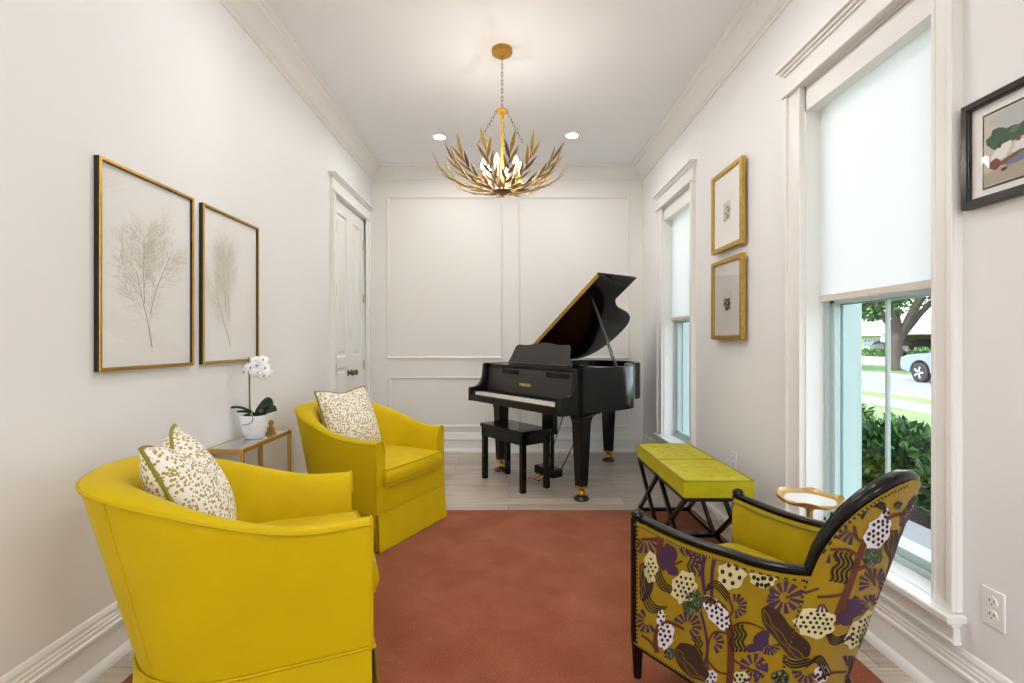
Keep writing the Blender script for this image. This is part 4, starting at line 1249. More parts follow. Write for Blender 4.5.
def coral(P, x, y, rx, ry, mat, rot=0, seed=1, hole=5.5, gap=19):
    disc(P, x, y, rx, ry, mat, rot, 22, .05, 7, seed)
    rnd = random.Random(seed)
    nx = int(2*rx/gap)+1; ny = int(2*ry/(gap*.9))+1
    for i in range(-nx, nx+1):
        for j in range(-ny, ny+1):
            a = (i+.5*(j % 2))*gap; b = j*gap*.88
            if (a/(rx*.82))**2+(b/(ry*.82))**2 < 1:
                a += rnd.uniform(-2,2); b += rnd.uniform(-2,2)
                X = x+a*math.cos(rot)-b*math.sin(rot); Y = y+a*math.sin(rot)+b*math.cos(rot)
                disc(P, X, Y, hole, hole*1.15, 'black', n=7, up=9)
def cluster(P, x, y, rx, ry, seed=1):
    rnd = random.Random(seed)
    disc(P, x, y, rx*.92, ry*.92, 'green', 0, 18, .12, 6, seed)
    for k in range(26):
        a = rnd.uniform(0, 6.28); r = rnd.random()**.5*.85
        disc(P, x+rx*r*math.cos(a), y+ry*r*math.sin(a), 5, 4, rnd.choice(('black','sage','sage','black')), a, 6, up=9)
def waves(P, pts, n, gap, wd, mat='black', wig=0):
    (x0, y0), (x1, y1) = pts[0], pts[-1]; L = math.hypot(x1-x0, y1-y0); nx, ny = -(y1-y0)/L, (x1-x0)/L
    cr = [(p.x, p.y) for p in catmull([(a, b, 0) for a, b in pts], 5)]
    for k in range(n):
        o = (k-(n-1)/2)*gap
        ribbon(P, [(a+nx*(o+wig*math.sin(i*1.25)), b+ny*(o+wig*math.sin(i*1.25))) for i, (a, b) in enumerate(cr)], wd, mat)
def bark(P, pts, wds, seed=0):
    """dark wavy tapering shape with fine ochre lines"""
    _lay[0] += 1; lay = _lay[0] % 9
    cr = [(p.x, p.y) for p in catmull([(a, b, 0) for a, b in pts], 6)]; k = len(cr)
    wd = [p.x for p in catmull([(a, 0, 0) for a in wds], 6)]
    N = 6; vs = []
    def at(i, s_):
        a = cr[max(i-1,0)]; b = cr[min(i+1,k-1)]; tx, ty = b[0]-a[0], b[1]-a[1]; l = math.hypot(tx, ty) or 1
        return (cr[i][0]-ty/l*wd[i]*s_, cr[i][1]+tx/l*wd[i]*s_)
    for i in range(k):
        for j in range(N+1): vs.append(surf(*P(*at(i, -1+2*j/N)), lay))
    shell.add(vs, [(i*(N+1)+j, i*(N+1)+j+1, (i+1)*(N+1)+j+1, (i+1)*(N+1)+j) for i in range(k-1) for j in range(N)], fk.index('bark'))
    for s_ in (-.66, -.25, .2, .62):
        _lay[0] += 1; l2 = lay+9; vs = []
        for i in range(1, k-1):
            o = s_+.10*math.sin(i*.9+s_*5)
            for d in (-.045, .045): vs.append(surf(*P(*at(i, o+d*(20/max(8, wd[i])))), l2))
        shell.add(vs, [(2*i, 2*i+1, 2*i+3, 2*i+2) for i in range(k-3)], fk.index('base' if s_ > 0 else 'black'))
A_ = Pix(630, 500, 3.733); B_ = Pix(760, 500, 3.73)
# near side, front half
waves(A_, [(238,175),(240,230),(238,285)], 3, 17, 6, wig=6)
waves(A_, [(103,268),(125,318),(165,338)], 4, 9, 5)
waves(A_, [(285,330),(325,315),(370,365)], 4, 9, 5)
waves(A_, [(402,465),(405,515),(402,565)], 4, 15, 8, wig=7)
waves(A_, [(252,508),(254,545),(252,580)], 3, 13, 6, wig=6)
waves(A_, [(48,330),(80,400),(130,410)], 4, 10, 5)
fan(A_, 62, 140, 62, 200, 340, 7); fan(A_, 215, 225, 55, -60, 120, 8); fan(A_, 215, 470, 55, -60, 150, 9)
fan(A_, 68, 450, 48, 120, 300, 7); fan(A_, 392, 395, 48, -80, 90, 8); fan(A_, 308, 530, 46, -60, 60, 5)
fan(A_, 462, 625, 55, 10, 350, 11); fan(A_, 552, 372, 42, 130, 240, 5); fan(A_, 520, 540, 40, -120, 0, 6); fan(A_, 405, 690, 50, 30, 120, 5)
disc(A_, 143, 215, 34, 52, 'purple', 0, 18, .15, 5, 3); disc(A_, 160, 262, 24, 18, 'purple', .3, 14, .15, 4, 5)
disc(A_, 490, 522, 26, 44, 'purple', .5, 16, .12, 3, 9); disc(A_, 465, 550, 34, 16, 'purple', -.2, 14, .1, 3, 2)
ribbon(A_, [(286,185),(272,265),(282,352)], 17, 'purple', taper=.7); ribbon(A_, [(322,200),(308,265),(306,365)], 16, 'purple', taper=.7)
ribbon(A_, [(262,405),(283,490),(290,560),(278,615)], 10, 'purple')
ribbon(A_, [(45,146),(85,146),(122,140)], 12, 'brown'); ribbon(A_, [(116,136),(112,190),(110,258)], 26, 'brown'); ribbon(A_, [(108,240),(150,246),(198,226)], 12, 'brown', taper=.7)
coral(A_, 80, 250, 26, 58, 'cream', 0, 2, 4.5, 17); coral(A_, 204, 325, 46, 60, 'cream', .2, 3, 5.5, 19)
cluster(A_, 237, 382, 46, 50, 4)
coral(A_, 326, 420, 34, 72, 'white', -.6, 5, 6, 20)
ribbon(A_, [(280,368),(325,382),(360,425),(376,500),(378,600),(372,700)], 26, 'brown')
ribbon(A_, [(365,440),(385,410),(368,355)], 9, 'brown'); ribbon(A_, [(385,490),(400,462),(445,458),(500,480)], 10, 'brown', taper=.6)
ribbon(A_, [(365,500),(320,492),(296,525),(290,590),(292,650)], 8, 'brown'); ribbon(A_, [(290,600),(330,640),(368,650)], 7, 'brown')
ribbon(A_, [(385,595),(430,622),(500,655)], 9, 'brown', taper=.6)
coral(A_, 380, 278, 52, 58, 'cream', .3, 7, 8, 34); coral(A_, 497, 290, 50, 36, 'cream', .1, 8, 8, 30)
bark(A_, [(50,235),(62,290),(60,340),(45,375)], [14,26,22,8])
coral(A_, 118, 450, 16, 40, 'white', 0, 9, 5, 17); coral(A_, 135, 505, 30, 52, 'white', .2, 10, 6, 19)
ribbon(A_, [(103,570),(96,520),(110,468),(145,455),(205,482)], 18, 'brown', taper=.6); ribbon(A_, [(45,505),(75,525),(100,560)], 9, 'brown')
cluster(A_, 150, 572, 22, 24, 11)
bark(A_, [(178,545),(210,575),(245,625),(290,665)], [18,44,40,16])
coral(A_, 303, 660, 24, 26, 'white', 0, 12, 5, 17); coral(A_, 412, 668, 34, 30, 'cream', 0, 13, 5.5, 18)
cluster(A_, 552, 660, 28, 24, 14)
# near side, back half
fan(B_, 92, 362, 62, 20, 340, 11); fan(B_, 298, 98, 70, 100, 260, 9); fan(B_, 492, 48, 52, -110, 70, 9); fan(B_, 388, 312, 62, -20, 200, 11)
fan(B_, 305, 636, 60, -50, 110, 9); fan(B_, 205, 372, 48, 250, 290, 3); fan(B_, 18, 528, 42, 230, 320, 5); fan(B_, 378, 395, 46, 20, 200, 8); fan(B_, 8, 640, 36, 60, 240, 6)
fan(B_, 228, 190, 46, 260, 300, 2); fan(B_, 420, 340, 40, -60, 40, 5); fan(B_, 160, 640, 44, 180, 330, 6)
waves(B_, [(272,195),(268,250),(248,305)], 4, 16, 8, wig=7)
waves(B_, [(222,470),(250,525),(315,500)], 4, 9, 6); waves(B_, [(315,58),(345,10),(405,28)], 4, 9, 6)
waves(B_, [(165,612),(200,592),(232,650)], 4, 9, 6); waves(B_, [(85,588),(120,612),(168,602)], 3, 11, 7)
disc(B_, 315, 398, 34, 40, 'purple', .2, 18, .15, 5, 21); disc(B_, 288, 440, 30, 30, 'purple', 0, 16, .15, 5, 22); disc(B_, 8, 520, 24, 36, 'purple', .4, 14, .1, 4, 23)
cluster(B_, 372, 210, 44, 40, 24); cluster(B_, 372, 515, 40, 44, 25); cluster(B_, 80, 662, 32, 28, 26); cluster(B_, 540, 0, 22, 20, 33)
coral(B_, 404, 62, 20, 32, 'white', .1, 27, 6.5, 20); coral(B_, 382, 122, 48, 64, 'white', .45, 28, 6.5, 21)
coral(B_, 188, 456, 62, 58, 'cream', .1, 29, 5.5, 19); coral(B_, 350, 482, 40, 84, 'cream', .65, 30, 5.5, 19); coral(B_, 214, 648, 28, 34, 'white', 0, 31, 5.5, 18); coral(B_, 424, 490, 14, 30, 'white', .2, 32, 5, 17)
coral(B_, 20, 292, 32, 34, 'cream', 0, 34, 7, 26)
ribbon(B_, [(250,462),(270,395),(302,290),(322,205),(345,140),(392,82),(440,58),(496,47)], 30, 'brown', taper=.38)
ribbon(B_, [(330,155),(308,140),(296,96)], 12, 'brown'); ribbon(B_, [(315,205),(275,184),(225,184)], 14, 'brown', taper=.7); ribbon(B_, [(312,262),(345,248),(372,272),(388,318)], 15, 'brown', taper=.7)
ribbon(B_, [(190,360),(240,358),(284,345)], 10, 'brown'); ribbon(B_, [(262,432),(330,430),(378,395)], 9, 'brown', taper=.7); ribbon(B_, [(95,364),(145,350),(195,328)], 9, 'brown')
ribbon(B_, [(200,672),(245,645),(312,640)], 14, 'brown', taper=.5)
bark(B_, [(448,112),(455,165),(480,215),(478,270),(468,305)], [14,42,30,22,12])
bark(B_, [(18,398),(45,440),(90,500),(140,560),(160,585)], [14,38,36,38,10])
ribbon(B_, [(466,300),(452,350),(425,440)], 7, 'purple'); ribbon(B_, [(484,285),(470,350),(440,440)], 6, 'purple')
ribbon(B_, [(400,540),(390,600),(378,700)], 8, 'purple'); ribbon(B_, [(432,555),(405,600),(388,650)], 6, 'brown')
ribbon(B_, [(548,40),(535,110),(515,200)], 5, 'purple'); ribbon(B_, [(572,30),(548,70),(528,130)], 5, 'brown'); coral(B_, 560, 12, 9, 20, 'white', .3, 35, 4, 14)
waves(B_, [(470,70),(500,30),(545,22)], 3, 8, 4); fan(B_, 440, 215, 40, -20, 100, 5); disc(B_, 505, 120, 14, 26, 'purple', .3, 14, .15, 4, 41)
ribbon(B_, [(520,60),(505,130),(488,210)], 8, 'brown'); cluster(B_, 455, 20, 20, 16, 42); bark(B_, [(330,590),(360,625),(372,670)], [8,20,10])
# back and far side, same cloth
rnd = random.Random(12)
cells = []
for i in range(9):
    for j in range(4):
        tt = .56 + i*.05 + (.025 if j % 2 else 0); zz = .22 + j*.13
        if tt > .985: continue
        if zz < pc_H(tt)-.05: cells.append((tt, zz))
for n_, (tt, zz) in enumerate(cells):
    P = Loc(tt, zz, rnd.uniform(-.4, .4), .00085*1.0); k = n_ % 7
    if k == 0: ribbon(P, [(0,70),(-5,10),(20,-40),(70,-60)], 20, 'brown', taper=.5); fan(P, 75, -62, 45, -90, 90, 8)
    elif k == 1: coral(P, 0, 0, 45, 55, 'cream', .2, n_)
    elif k == 2: waves(P, [(-10,-50),(0,0),(-10,50)], 4, 15, 8, wig=7)
    elif k == 3: fan(P, 0, 0, 55, 0, 320, 10)
    elif k == 4: cluster(P, 0, 0, 40, 40, n_)
    elif k == 5: bark(P, [(-40,-50),(-10,-10),(20,40),(40,70)], [14,36,32,12])
    else: coral(P, 0, 0, 35, 55, 'white', -.4, n_)
shell.build('outer_upholstery', [M_f[k] for k in fk], proot, weld=False, fixn=False, angle=60)
# inner upholstery
m = MB()
m.grid(lambda i, j: pc_pt(TS[i], lerp(.36, pc_H(TS[i])-.006, j/7), .046 + .012*math.sin(PI*j/7)), len(TS), 8)
m.build('inner_upholstery', M_olivein, proot, angle=60)
m = MB()
m.tube([pc_pt(t, pc_H(t)-.018, .052) for t in TS if t <= TE-.004 ], .004, 6); m.tube([pc_pt(t, pc_H(t)-.018, .052) for t in TS if t >= 1-TE+.004], .004, 6)
m.tube([pc_pt(t, pc_H(t)-.016, .050) for t in TS if TE+.002 < t < 1-TE-.002], .004, 6)
m.build('inner_piping', M_pipe, proot)
# gimp along the outside edge: plum and cream twisted cord
m = MB(); k = 0
def gimp(fn, n):
    m = MB()
    for i in range(n):
        a, b = fn(i/n), fn((i+1)/n)
        m.tube([a, b], .0028, 5, 0 if i % 2 else 1)
    m.build('gimp_cord', [M_f['black'], M_f['base']], proot, weld=False)
gimp(lambda q: pc_pt(q*(TE-.006), pc_H(q*(TE-.006))-.020, -.002), 90)
gimp(lambda q: pc_pt(TE+.003+q*.075, pc_H(TE+.003+q*.075)-.020, -.002), 44)
gimp(lambda q: pc_pt(q*.5, ZB+.006, -.002), 110)
gimp(lambda q: pc_pt(.012, lerp(ZB+.006, .548, q), -.002), 60)
gimp(lambda q: pc_pt(TE-.004, lerp(ZB+.006, .565, q), -.0005), 60)
# wooden rail along the top
def rail(ts, wd, th):
    P = [pc_pt(t, pc_H(t), .024) for t in ts]; O = [pc_pt(t, pc_H(t), -.02) for t in ts]
    m = MB(); vs = []; k = len(P)
    sec = [(-.5,-.35),(-.35,-.5),(.35,-.5),(.5,-.35),(.5,.25),(.3,.5),(-.3,.5),(-.5,.25)]
    for i in range(k):
        t = (P[min(i+1,k-1)]-P[max(i-1,0)]).normalized()
        n = (O[i]-P[i]); n.z = 0; n = (n - t*n.dot(t)).normalized(); b = n.cross(t).normalized()
        if b.z < 0 and abs(t.z) < .8: b = -b
        if abs(t.z) >= .8:
            bb = b
            if i and (bb.dot(prev) < 0): b = -b
        prev = b
        for (x, y) in sec: vs.append(P[i] + n*(x*wd) + b*(y*th))
    K = len(sec)
    fs = [(i*K+j, i*K+(j+1) % K, (i+1)*K+(j+1) % K, (i+1)*K+j) for i in range(k-1) for j in range(K)]
    fs += [tuple(range(K)), tuple((k-1)*K+j for j in range(K))]
    m.add(vs, fs); return m
rail([t for t in TS if t < TE]+[TE+.001], .034, .019).build('arm_rail', M_satin, proot, angle=50)
rail([1-TE-.001]+[t for t in TS if t > 1-TE], .034, .019).build('arm_rail', M_satin, proot, angle=50)
bt_ = frange(TE, TE+.03, 14)[0:] + frange(TE+.034, 1-TE-.034, 30) + frange(1-TE-.03, 1-TE, 14)
rail(bt_, .038, .024).build('back_rail', M_satin, proot, angle=50)
# front posts, legs, lower rail
for sx in (-1, 1):
    m = MB(); x = sx*.262; y = .006
    m.lathe([(.001,0),(.014,0),(.019,.10),(.023,.15),(.023,.554),(.020,.557),(.020,.563),(.023,.567),(.020,.577),(.010,.584),(.001,.586)], 24, c=(x,y,0))
    m.build('front_leg', M_satin, proot)
    t = .40 if sx < 0 else .60
    p = pc_pt(t, .20, .03)
    m = MB(); m.tube([(p.x*1.05, p.y-.06, .006), (p.x, p.y, .16)], [.013,.019], 16)
    m.build('back_leg', M_satin, proot)
m = MB(); m.tube([pc_pt(t, ZB-.004, .014) for t in frange(0, 1, 50)], .012, 8); m.build('lower_rail', M_satin, proot)
m = MB(); m.box(-.245, .245, -.012, .008, .14, .30); m.build('front_rail', M_olivein, proot, bevel=.006)
m = MB(); n = 21
def seat(sg):
    def f(i, j):
        a = -1+2*i/(n-1); b = -1+2*j/(n-1)
        ex = max(0, 1-abs(a)**6)**.5*max(0, 1-abs(b)**6)**.5
        return (a*.225*(1-.18*max(0,-b)**2), -.215+.225*b, .345+sg*(.02+.045*ex))
    return f
m.grid(seat(1), n, n); m.grid(seat(-1), n, n)
e = lambda i: [(-1+2*i/20,1),(1,1-2*(i-20)/20),(1-2*(i-40)/20,-1),(-1,-1+2*(i-60)/20)][min(3, i//20)]
m.grid(lambda i, j: (e(i)[0]*.225*(1-.18*max(0,-e(i)[1])**2), -.215+.225*e(i)[1], .345+(-.02,.02)[j]), 81, 2)
m.build('seat_cushion', M_olivein, proot, angle=60)

# ------------------------------------------------------------------ outside
def grass_mat(name, c1, c2):
    m, nt, out = new_mat(name)
    b = nt.nodes.new('ShaderNodeBsdfPrincipled'); nt.links.new(b.outputs[0], out.inputs[0])
    tc = nt.nodes.new('ShaderNodeTexCoord'); n = nt.nodes.new('ShaderNodeTexNoise'); n.inputs['Scale'].default_value = 1.2; n.inputs['Detail'].default_value = 8
    nt.links.new(tc.outputs['Object'], n.inputs['Vector'])
    cr = nt.nodes.new('ShaderNodeValToRGB'); cr.color_ramp.elements[0].position = .4; cr.color_ramp.elements[1].position = .62
    cr.color_ramp.elements[0].color = c1; cr.color_ramp.elements[1].color = c2
    nt.links.new(n.outputs[0], cr.inputs[0]); nt.links.new(cr.outputs[0], b.inputs['Base Color']); b.inputs['Roughness'].default_value = .9
    return m
M_lawn = grass_mat('lawn_near', rgb(84,108,60), rgb(112,128,84)); M_lawn2 = grass_mat('lawn_far', rgb(44,86,28), rgb(66,112,38))
M_road = pmat('road', rgb(112,115,118), .9, noise=.05, nscale=2); M_conc = pmat('concrete', rgb(152,151,148), .85, noise=.06, nscale=3)
M_mulch = pmat('mulch', rgb(70,62,56), .95, noise=.4, nscale=30)
GX = XR+WT
w = MB(); w.box(GX-.1, 90, -20, 140, -.6, -.20); struct(w.build('ground', M_lawn2, smooth=False, loc=(40,40,-.4)))
def slab(name, x0, x1, y0, y1, z0, z1, mat):
    w = MB(); w.box(x0, x1, y0, y1, z0, z1); return struct(w.build(name, mat, smooth=False, loc=((x0+x1)/2,(y0+y1)/2,z0)))
slab('ground_front_lawn', 4.4, 9.9, -20, 140, -.20, -.16, M_lawn)
slab('ground_planting_bed', 2.72, 4.4, -5, 14, -.20, -.14, M_mulch)
slab('ground_porch_slab', GX+.0, 2.72, -5, 14, -.20, -.03, M_conc)
slab('ground_sidewalk', 7.9, 8.9, -20, 140, -.158, -.15, M_conc)
slab('ground_road', 10.1, 15.4, -20, 140, -.20, -.185, M_road)
slab('ground_kerb', 9.9, 10.1, -20, 140, -.20, -.14, M_conc); slab('ground_kerb', 15.4, 15.6, -20, 140, -.20, -.10, M_conc)
slab('ground_driveway', 22, 33.9, -20, 140, -.20, -.17, M_conc)
M_bleaf = [pmat('bush_leaf', rgb(46,84,34), .45), pmat('bush_leaf_light', rgb(78,122,52), .4), pmat('bush_leaf_deep', rgb(28,58,26), .5)]
M_bark2 = pmat('tree_bark', rgb(60,52,46), .9, noise=.3, nscale=6, bump=.8, bscale=15)
def leaves(m, c, rad, n, L, W, rnd, shell_=.55, nm=3):
    for _ in range(n):
        d = Vector((rnd.gauss(0,1), rnd.gauss(0,1), rnd.gauss(0,1))).normalized(); k = rnd.uniform(shell_, 1)
        p = Vector(c)+Vector((d.x*rad[0]*k, d.y*rad[1]*k, d.z*rad[2]*k))
        t = (d + Vector((rnd.uniform(-.9,.9), rnd.uniform(-.9,.9), rnd.uniform(-.3,1.0)))).normalized()
        s_ = t.cross(Vector((rnd.uniform(-1,1),rnd.uniform(-1,1),rnd.uniform(-1,1)))).normalized(); up = t.cross(s_)
        l = L*rnd.uniform(.7,1.25); ww = W*rnd.uniform(.8,1.2)
        m.add([p, p+t*l*.5+s_*ww*.5-up*.12*l, p+t*l, p+t*l*.5-s_*ww*.5-up*.12*l, p+t*l*.5], [(0,1,4),(1,2,4),(2,3,4),(3,0,4)], rnd.randrange(nm))
def bush(x, y, rx, ry, h, label, seed, n=2600):
    rnd = random.Random(seed)
    root = thing('shrub', label, 'shrub', (x, y, -.14), 0, 'shrubs outside the near window')
    m = MB()
    for k in range(7): a = rnd.uniform(0,6.28); m.tube([(x,y,-.14),(x+.3*rx*math.cos(a),y+.3*ry*math.sin(a),.1),(x+.7*rx*math.cos(a),y+.7*ry*math.sin(a),h*.5)], .012, 5)
    m.build('stems', M_bark2, root, world=True)
    m = MB(); leaves(m, (x,y,-.14+h*.52), (rx,ry,h*.5), n, .095, .045, rnd, .3)
    m.build('foliage', M_bleaf, root, world=True, weld=False, fixn=False, smooth=False)
bush(3.35, 3.45, .42, .48, .48, 'low leafy green shrub at the right edge of the near window view', 1)
bush(3.45, 4.50, .50, .52, .60, 'taller leafy green shrub in the middle of the near window view', 2)
bush(3.50, 5.6, .52, .54, .74, 'leafy green shrub furthest from the camera outside the near window', 3)
bush(3.35, 2.50, .42, .42, .45, 'low leafy green shrub mostly hidden behind the near window casing', 5, 900)

def tree(x, y, label, seed, group=None, hgt=7.0, tr=.30, crown=None):
    rnd = random.Random(seed)
    root = thing('tree', label, 'tree', (x, y, -.2), 0, group)
    m = MB()
    tk = [(x+.05,y,-.2),(x,y,.2),(x-.06,y,1.0),(x+.10,y-.1,1.9)]
    m.tube(catmull(tk, 4), [tr*1.4]+[tr*1.05]*4+[tr*.95]*8, 14)
    b0 = Vector((x+.08,y-.1,1.7))
    for (a, l, e_, r) in ((2.6,3.0,.9,.16),(-1.3,3.2,1.0,.19),(1.2,2.6,1.1,.13),(-2.6,2.4,.8,.11),(-.3,3,.8,.14)):
        d = Vector((math.cos(a)*math.cos(e_), math.sin(a)*math.cos(e_), math.sin(e_)))
        m.tube([b0-Vector((0,0,.3)), b0+d*l*.4, b0+d*l*.8+Vector((0,0,.1)), b0+d*l*1.2], [tr*.6, r, r*.7, r*.3], 8)
    m.build('trunk', M_bark2, root, world=True)
    m = MB()
    for (dx, dy, dz, rx, rz) in crown or ((0,0,4.4,2.6,1.3),(-1.6,2.4,3.4,2.2,.9),(-2.5,4.5,3.0,1.8,.8),(2,-2,3.9,2.2,1.0),(-.5,1,2.9,1.5,.6),(1.8,1.5,4.0,2.0,1.0)):
        leaves(m, (x+dx,y+dy,dz), (rx,rx,rz), 900, .32, .14, rnd, .2)
    m.build('foliage', M_bleaf, root, world=True, weld=False, fixn=False, smooth=False)
tree(18.7, 24.1, 'broad oak tree with a dark trunk across the street, in front of the lime house', 4)

# house across the street
M_lime = pmat('siding_lime', rgb(140,166,92), .8); M_hw = pmat('house_white', rgb(172,174,176), .7); M_roofm = pmat('roof_shingle', rgb(118,122,128), .9, noise=.08, nscale=4)
M_hwin = pmat('house_window', rgb(90,110,125), .15); M_shadow = pmat('carport_inside', rgb(90,88,86), .9)
hx = 36.0; root = thing('house', 'low lime green house with white trim and grey roof across the street', 'house', (hx, 52, -.17))
def hy(px, X=hx): return 500*X/(px-508.5)
m = MB(); m.box(hx, hx+8, hy(891.5), 75, -.2, 1.95); m.build('wall', M_lime, root, world=True)
m = MB(); m.box(hx-.8, hx+9, hy(891)-.2, 76, 1.78, 1.98); m.box(hx-.8, hx+9, 30, hy(890), 1.85, 2.02); m.build('fascia_board', M_hw, root, world=True)
m = MB(); m.prism([(hx-.9,1.98),(hx+4,3.1),(hx+9.1,1.98)], lambda a, z: (a, 30, z), lambda a, z: (a, 76, z)); m.build('roof', M_roofm, root, world=True, smooth=False)
for pa, pb in ((864.5, 872), (873.5, 880)):
    m = MB(); ya, yb = hy(pb), hy(pa)
    m.box(hx-.08, hx+.01, ya, yb, .62, 1.55)
    wd_ = m.build('window', M_hw, root, world=True)
    m = MB()
    for q in range(2):
        for r_ in range(2):
            m.box(hx-.10, hx-.07, lerp(ya,yb,.07+.47*q), lerp(ya,yb,.07+.47*q+.39), .68+.43*r_, .68+.43*r_+.38)
    m.build('pane', M_hwin, root, world=True)
m = MB(); m.box(hx-.5, hx-.1, hy(861.5), hy(857.5), -.2, 1.9); m.box(hx-.12, hx, hy(856), hy(854), -.2, 1.85); m.box(hx-.6, hx-.2, hy(891), hy(887), -.2, 1.85); m.build('porch_post', M_hw, root, world=True)
m = MB(); m.box(hx+6, hx+6.2, 30, hy(891.5), -.2, 1.9); m.build('carport_wall', M_hw, root, world=True)
for k_, (pa, pb) in enumerate(((861.5,878),(883.5,889))):
    ya, yb = hy(pb, hx-2), hy(pa, hx-2); rnd = random.Random(k_+30); m = MB()
    n_ = max(2, int((yb-ya)/1.1))
    for q in range(n_): leaves(m, (hx-2, lerp(ya,yb,(q+.5)/n_), .18), (.5,.7,.36), 260, .22, .12, rnd, .3)
    tag(m.build('hedge', M_bleaf, loc=(hx-2,(ya+yb)/2,-.15), weld=False, fixn=False, smooth=False), ('clipped hedge under the lime house windows', 'small shrub by the white porch post behind the oak trunk')[k_], 'hedge')
rnd = random.Random(77); m = MB()
for q in range(3): leaves(m, (hx-4, hy(919+4*q,hx-4), .25), (.7,.9,.45), 300, .22, .12, rnd, .3)
tag(m.build('hedge', M_bleaf, loc=(hx-4,hy(923,hx-4),-.15), weld=False, fixn=False, smooth=False), 'rounded shrub beside the carport, behind the silver car', 'hedge')

def car(x, y, rz, label, col, sc=1.0):
    root = thing('car', label, 'car', (x, y, -.185), rz)
    Mb = pmat('car_paint', col, .2, .3, coat=.6); Mg = pmat('car_glass', rgb(38,44,50), .08); Mt = pmat('tyre', rgb(24,24,25), .8); Mr = pmat('alloy_wheel', rgb(190,192,196), .25, .8)
    s = sc
    side_ = [(-2.2,.42),(-2.25,.62),(-2.2,.85),(-1.9,.95),(-1.15,1.02),(-.55,1.52),(.2,1.62),(1.3,1.60),(1.95,1.30),(2.2,.98),(2.22,.5),(2.1,.34)]
    def arch(cx_): return [(cx_+.42*math.cos(a), .34+.42*math.sin(a)) for a in [PI*i/8 for i in range(9)]]
    poly = side_ + [(1.80,.30)] + arch(1.32)[0:] + [(.85,.28),(-.9,.28)] + arch(-1.38) + [(-1.85,.32)]
    m = MB(); m.prism(poly, lambda a, z: (a*s, -.88*s*(1 if z < 1 else .86), z*s), lambda a, z: (a*s, .88*s*(1 if z < 1 else .86), z*s))
    m.build('body', Mb, root, bevel=.03)
    gl_ = [(-1.0,1.04),(-.52,1.46),(.2,1.54),(1.25,1.52),(1.75,1.22),(1.7,1.06)]
    m = MB(); m.prism(gl_, lambda a, z: (a*s, -.895*s*(1 if z < 1.1 else .90), z*s), lambda a, z: (a*s, .895*s*(1 if z < 1.1 else .90), z*s)); m.build('side_window', Mg, root)
    for cx_ in (-1.38, 1.32):
        for sy in (-1, 1):
            m = MB(); Mx = Matrix.Translation((cx_*s, sy*.80*s, .34*s)) @ Matrix.Rotation(sy*-PI/2, 4, 'X')
            m.lathe([(.001,-.1),(.33*s,-.1),(.34*s,-.06),(.34*s,.08),(.30*s,.10),(.22*s,.09),(.001,.08)], 28, M=Mx); wl = m.build('wheel', Mt, root)
            m = MB()
            for q in range(5):
                a = 2*PI*q/5; m.beam(Mx @ Vector((.03*math.cos(a),.03*math.sin(a),.10)), Mx @ Vector((.21*s*math.cos(a),.21*s*math.sin(a),.10)), .07*s, .03, up=(0,1,0))
            m.build('rim', Mr, root)
    m = MB(); m.box(-2.24*s, -2.08*s, -.80*s, -.52*s, .68*s, .82*s); m.box(-2.24*s, -2.08*s, .52*s, .80*s, .68*s, .82*s); m.build('headlight', Mr, root, bevel=.02)
car(14.75, 15.55, R(-90), 'silver car parked at the kerb, its front wheel visible through the near window', rgb(92,103,117), .98)
car(hx+1.2, hy(900,hx+1.2), R(180), 'dark car parked deep in the carport, nearer the tree trunk', rgb(30,32,38), 1.0)
car(hx+2.0, hy(925,hx+2.0), R(180), 'dark car parked in the carport at the right, further from the trunk', rgb(45,28,34), 1.0)
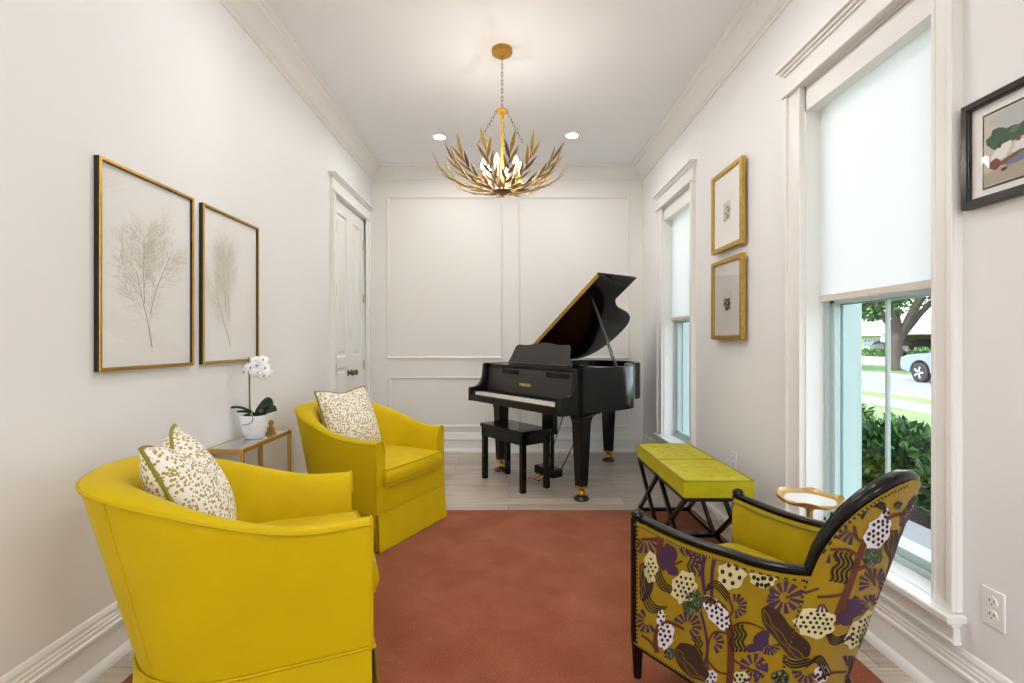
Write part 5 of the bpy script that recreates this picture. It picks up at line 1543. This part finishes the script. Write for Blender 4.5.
for k_, (X, Y, r) in enumerate(((62,70,6),(60,88,7),(58,52,6),(66,62,7),(60,105,8))):
    tree(X, Y, 'distant tree crown behind the houses', 50+k_, 'distant trees behind the houses', tr=.4, crown=((0,0,3.0,r,2.2),(r*.6,2,2.4,r*.7,1.6)))

# ------------------------------------------------------------------ light, world, camera
wd = bpy.data.worlds.new('world'); bpy.context.scene.world = wd; wd.use_nodes = True
nt = wd.node_tree; nt.nodes.clear()
out = nt.nodes.new('ShaderNodeOutputWorld'); bg = nt.nodes.new('ShaderNodeBackground')
sky = nt.nodes.new('ShaderNodeTexSky'); sky.sky_type = 'NISHITA'; sky.sun_disc = False
sky.sun_elevation = R(48); sky.sun_rotation = R(250); sky.air_density = 1.0; sky.dust_density = 2.5; sky.ozone_density = 1.0
hs = nt.nodes.new('ShaderNodeHueSaturation'); hs.inputs['Saturation'].default_value = .35
nt.links.new(sky.outputs[0], hs.inputs['Color']); nt.links.new(hs.outputs[0], bg.inputs[0]); bg.inputs[1].default_value = 1.05; nt.links.new(bg.outputs[0], out.inputs[0])
sl = bpy.data.lights.new('sun', 'SUN'); sl.energy = 3.2; sl.angle = R(3); sl.color = (1,.96,.9)
so = bpy.data.objects.new('sun', sl); C.objects.link(so); so.rotation_euler = (0, R(-42), R(-12))   # sun stands behind the house (-X)

cam = bpy.data.cameras.new('camera'); co = bpy.data.objects.new('camera', cam); C.objects.link(co)
co.location = (0, 0, 1.18); co.rotation_euler = (R(90), 0, 0)
cam.sensor_width = 36; cam.lens = 500*36/1024; cam.shift_x = (512-508.5)/1024; cam.shift_y = (342-341.5)/1024
cam.clip_start = .02; cam.clip_end = 500
sc = bpy.context.scene; sc.camera = co
sc.view_settings.view_transform = 'Standard'; sc.view_settings.look = 'None'; sc.view_settings.gamma = 1; sc.view_settings.use_curve_mapping = False
sc.view_settings.exposure = 0.0
try:
    sc.cycles.use_denoising = True
    sc.cycles.max_bounces = 12; sc.cycles.diffuse_bounces = 6; sc.cycles.glossy_bounces = 4; sc.cycles.transmission_bounces = 6; sc.cycles.transparent_max_bounces = 12
    sc.cycles.sample_clamp_indirect = 8
except Exception: pass
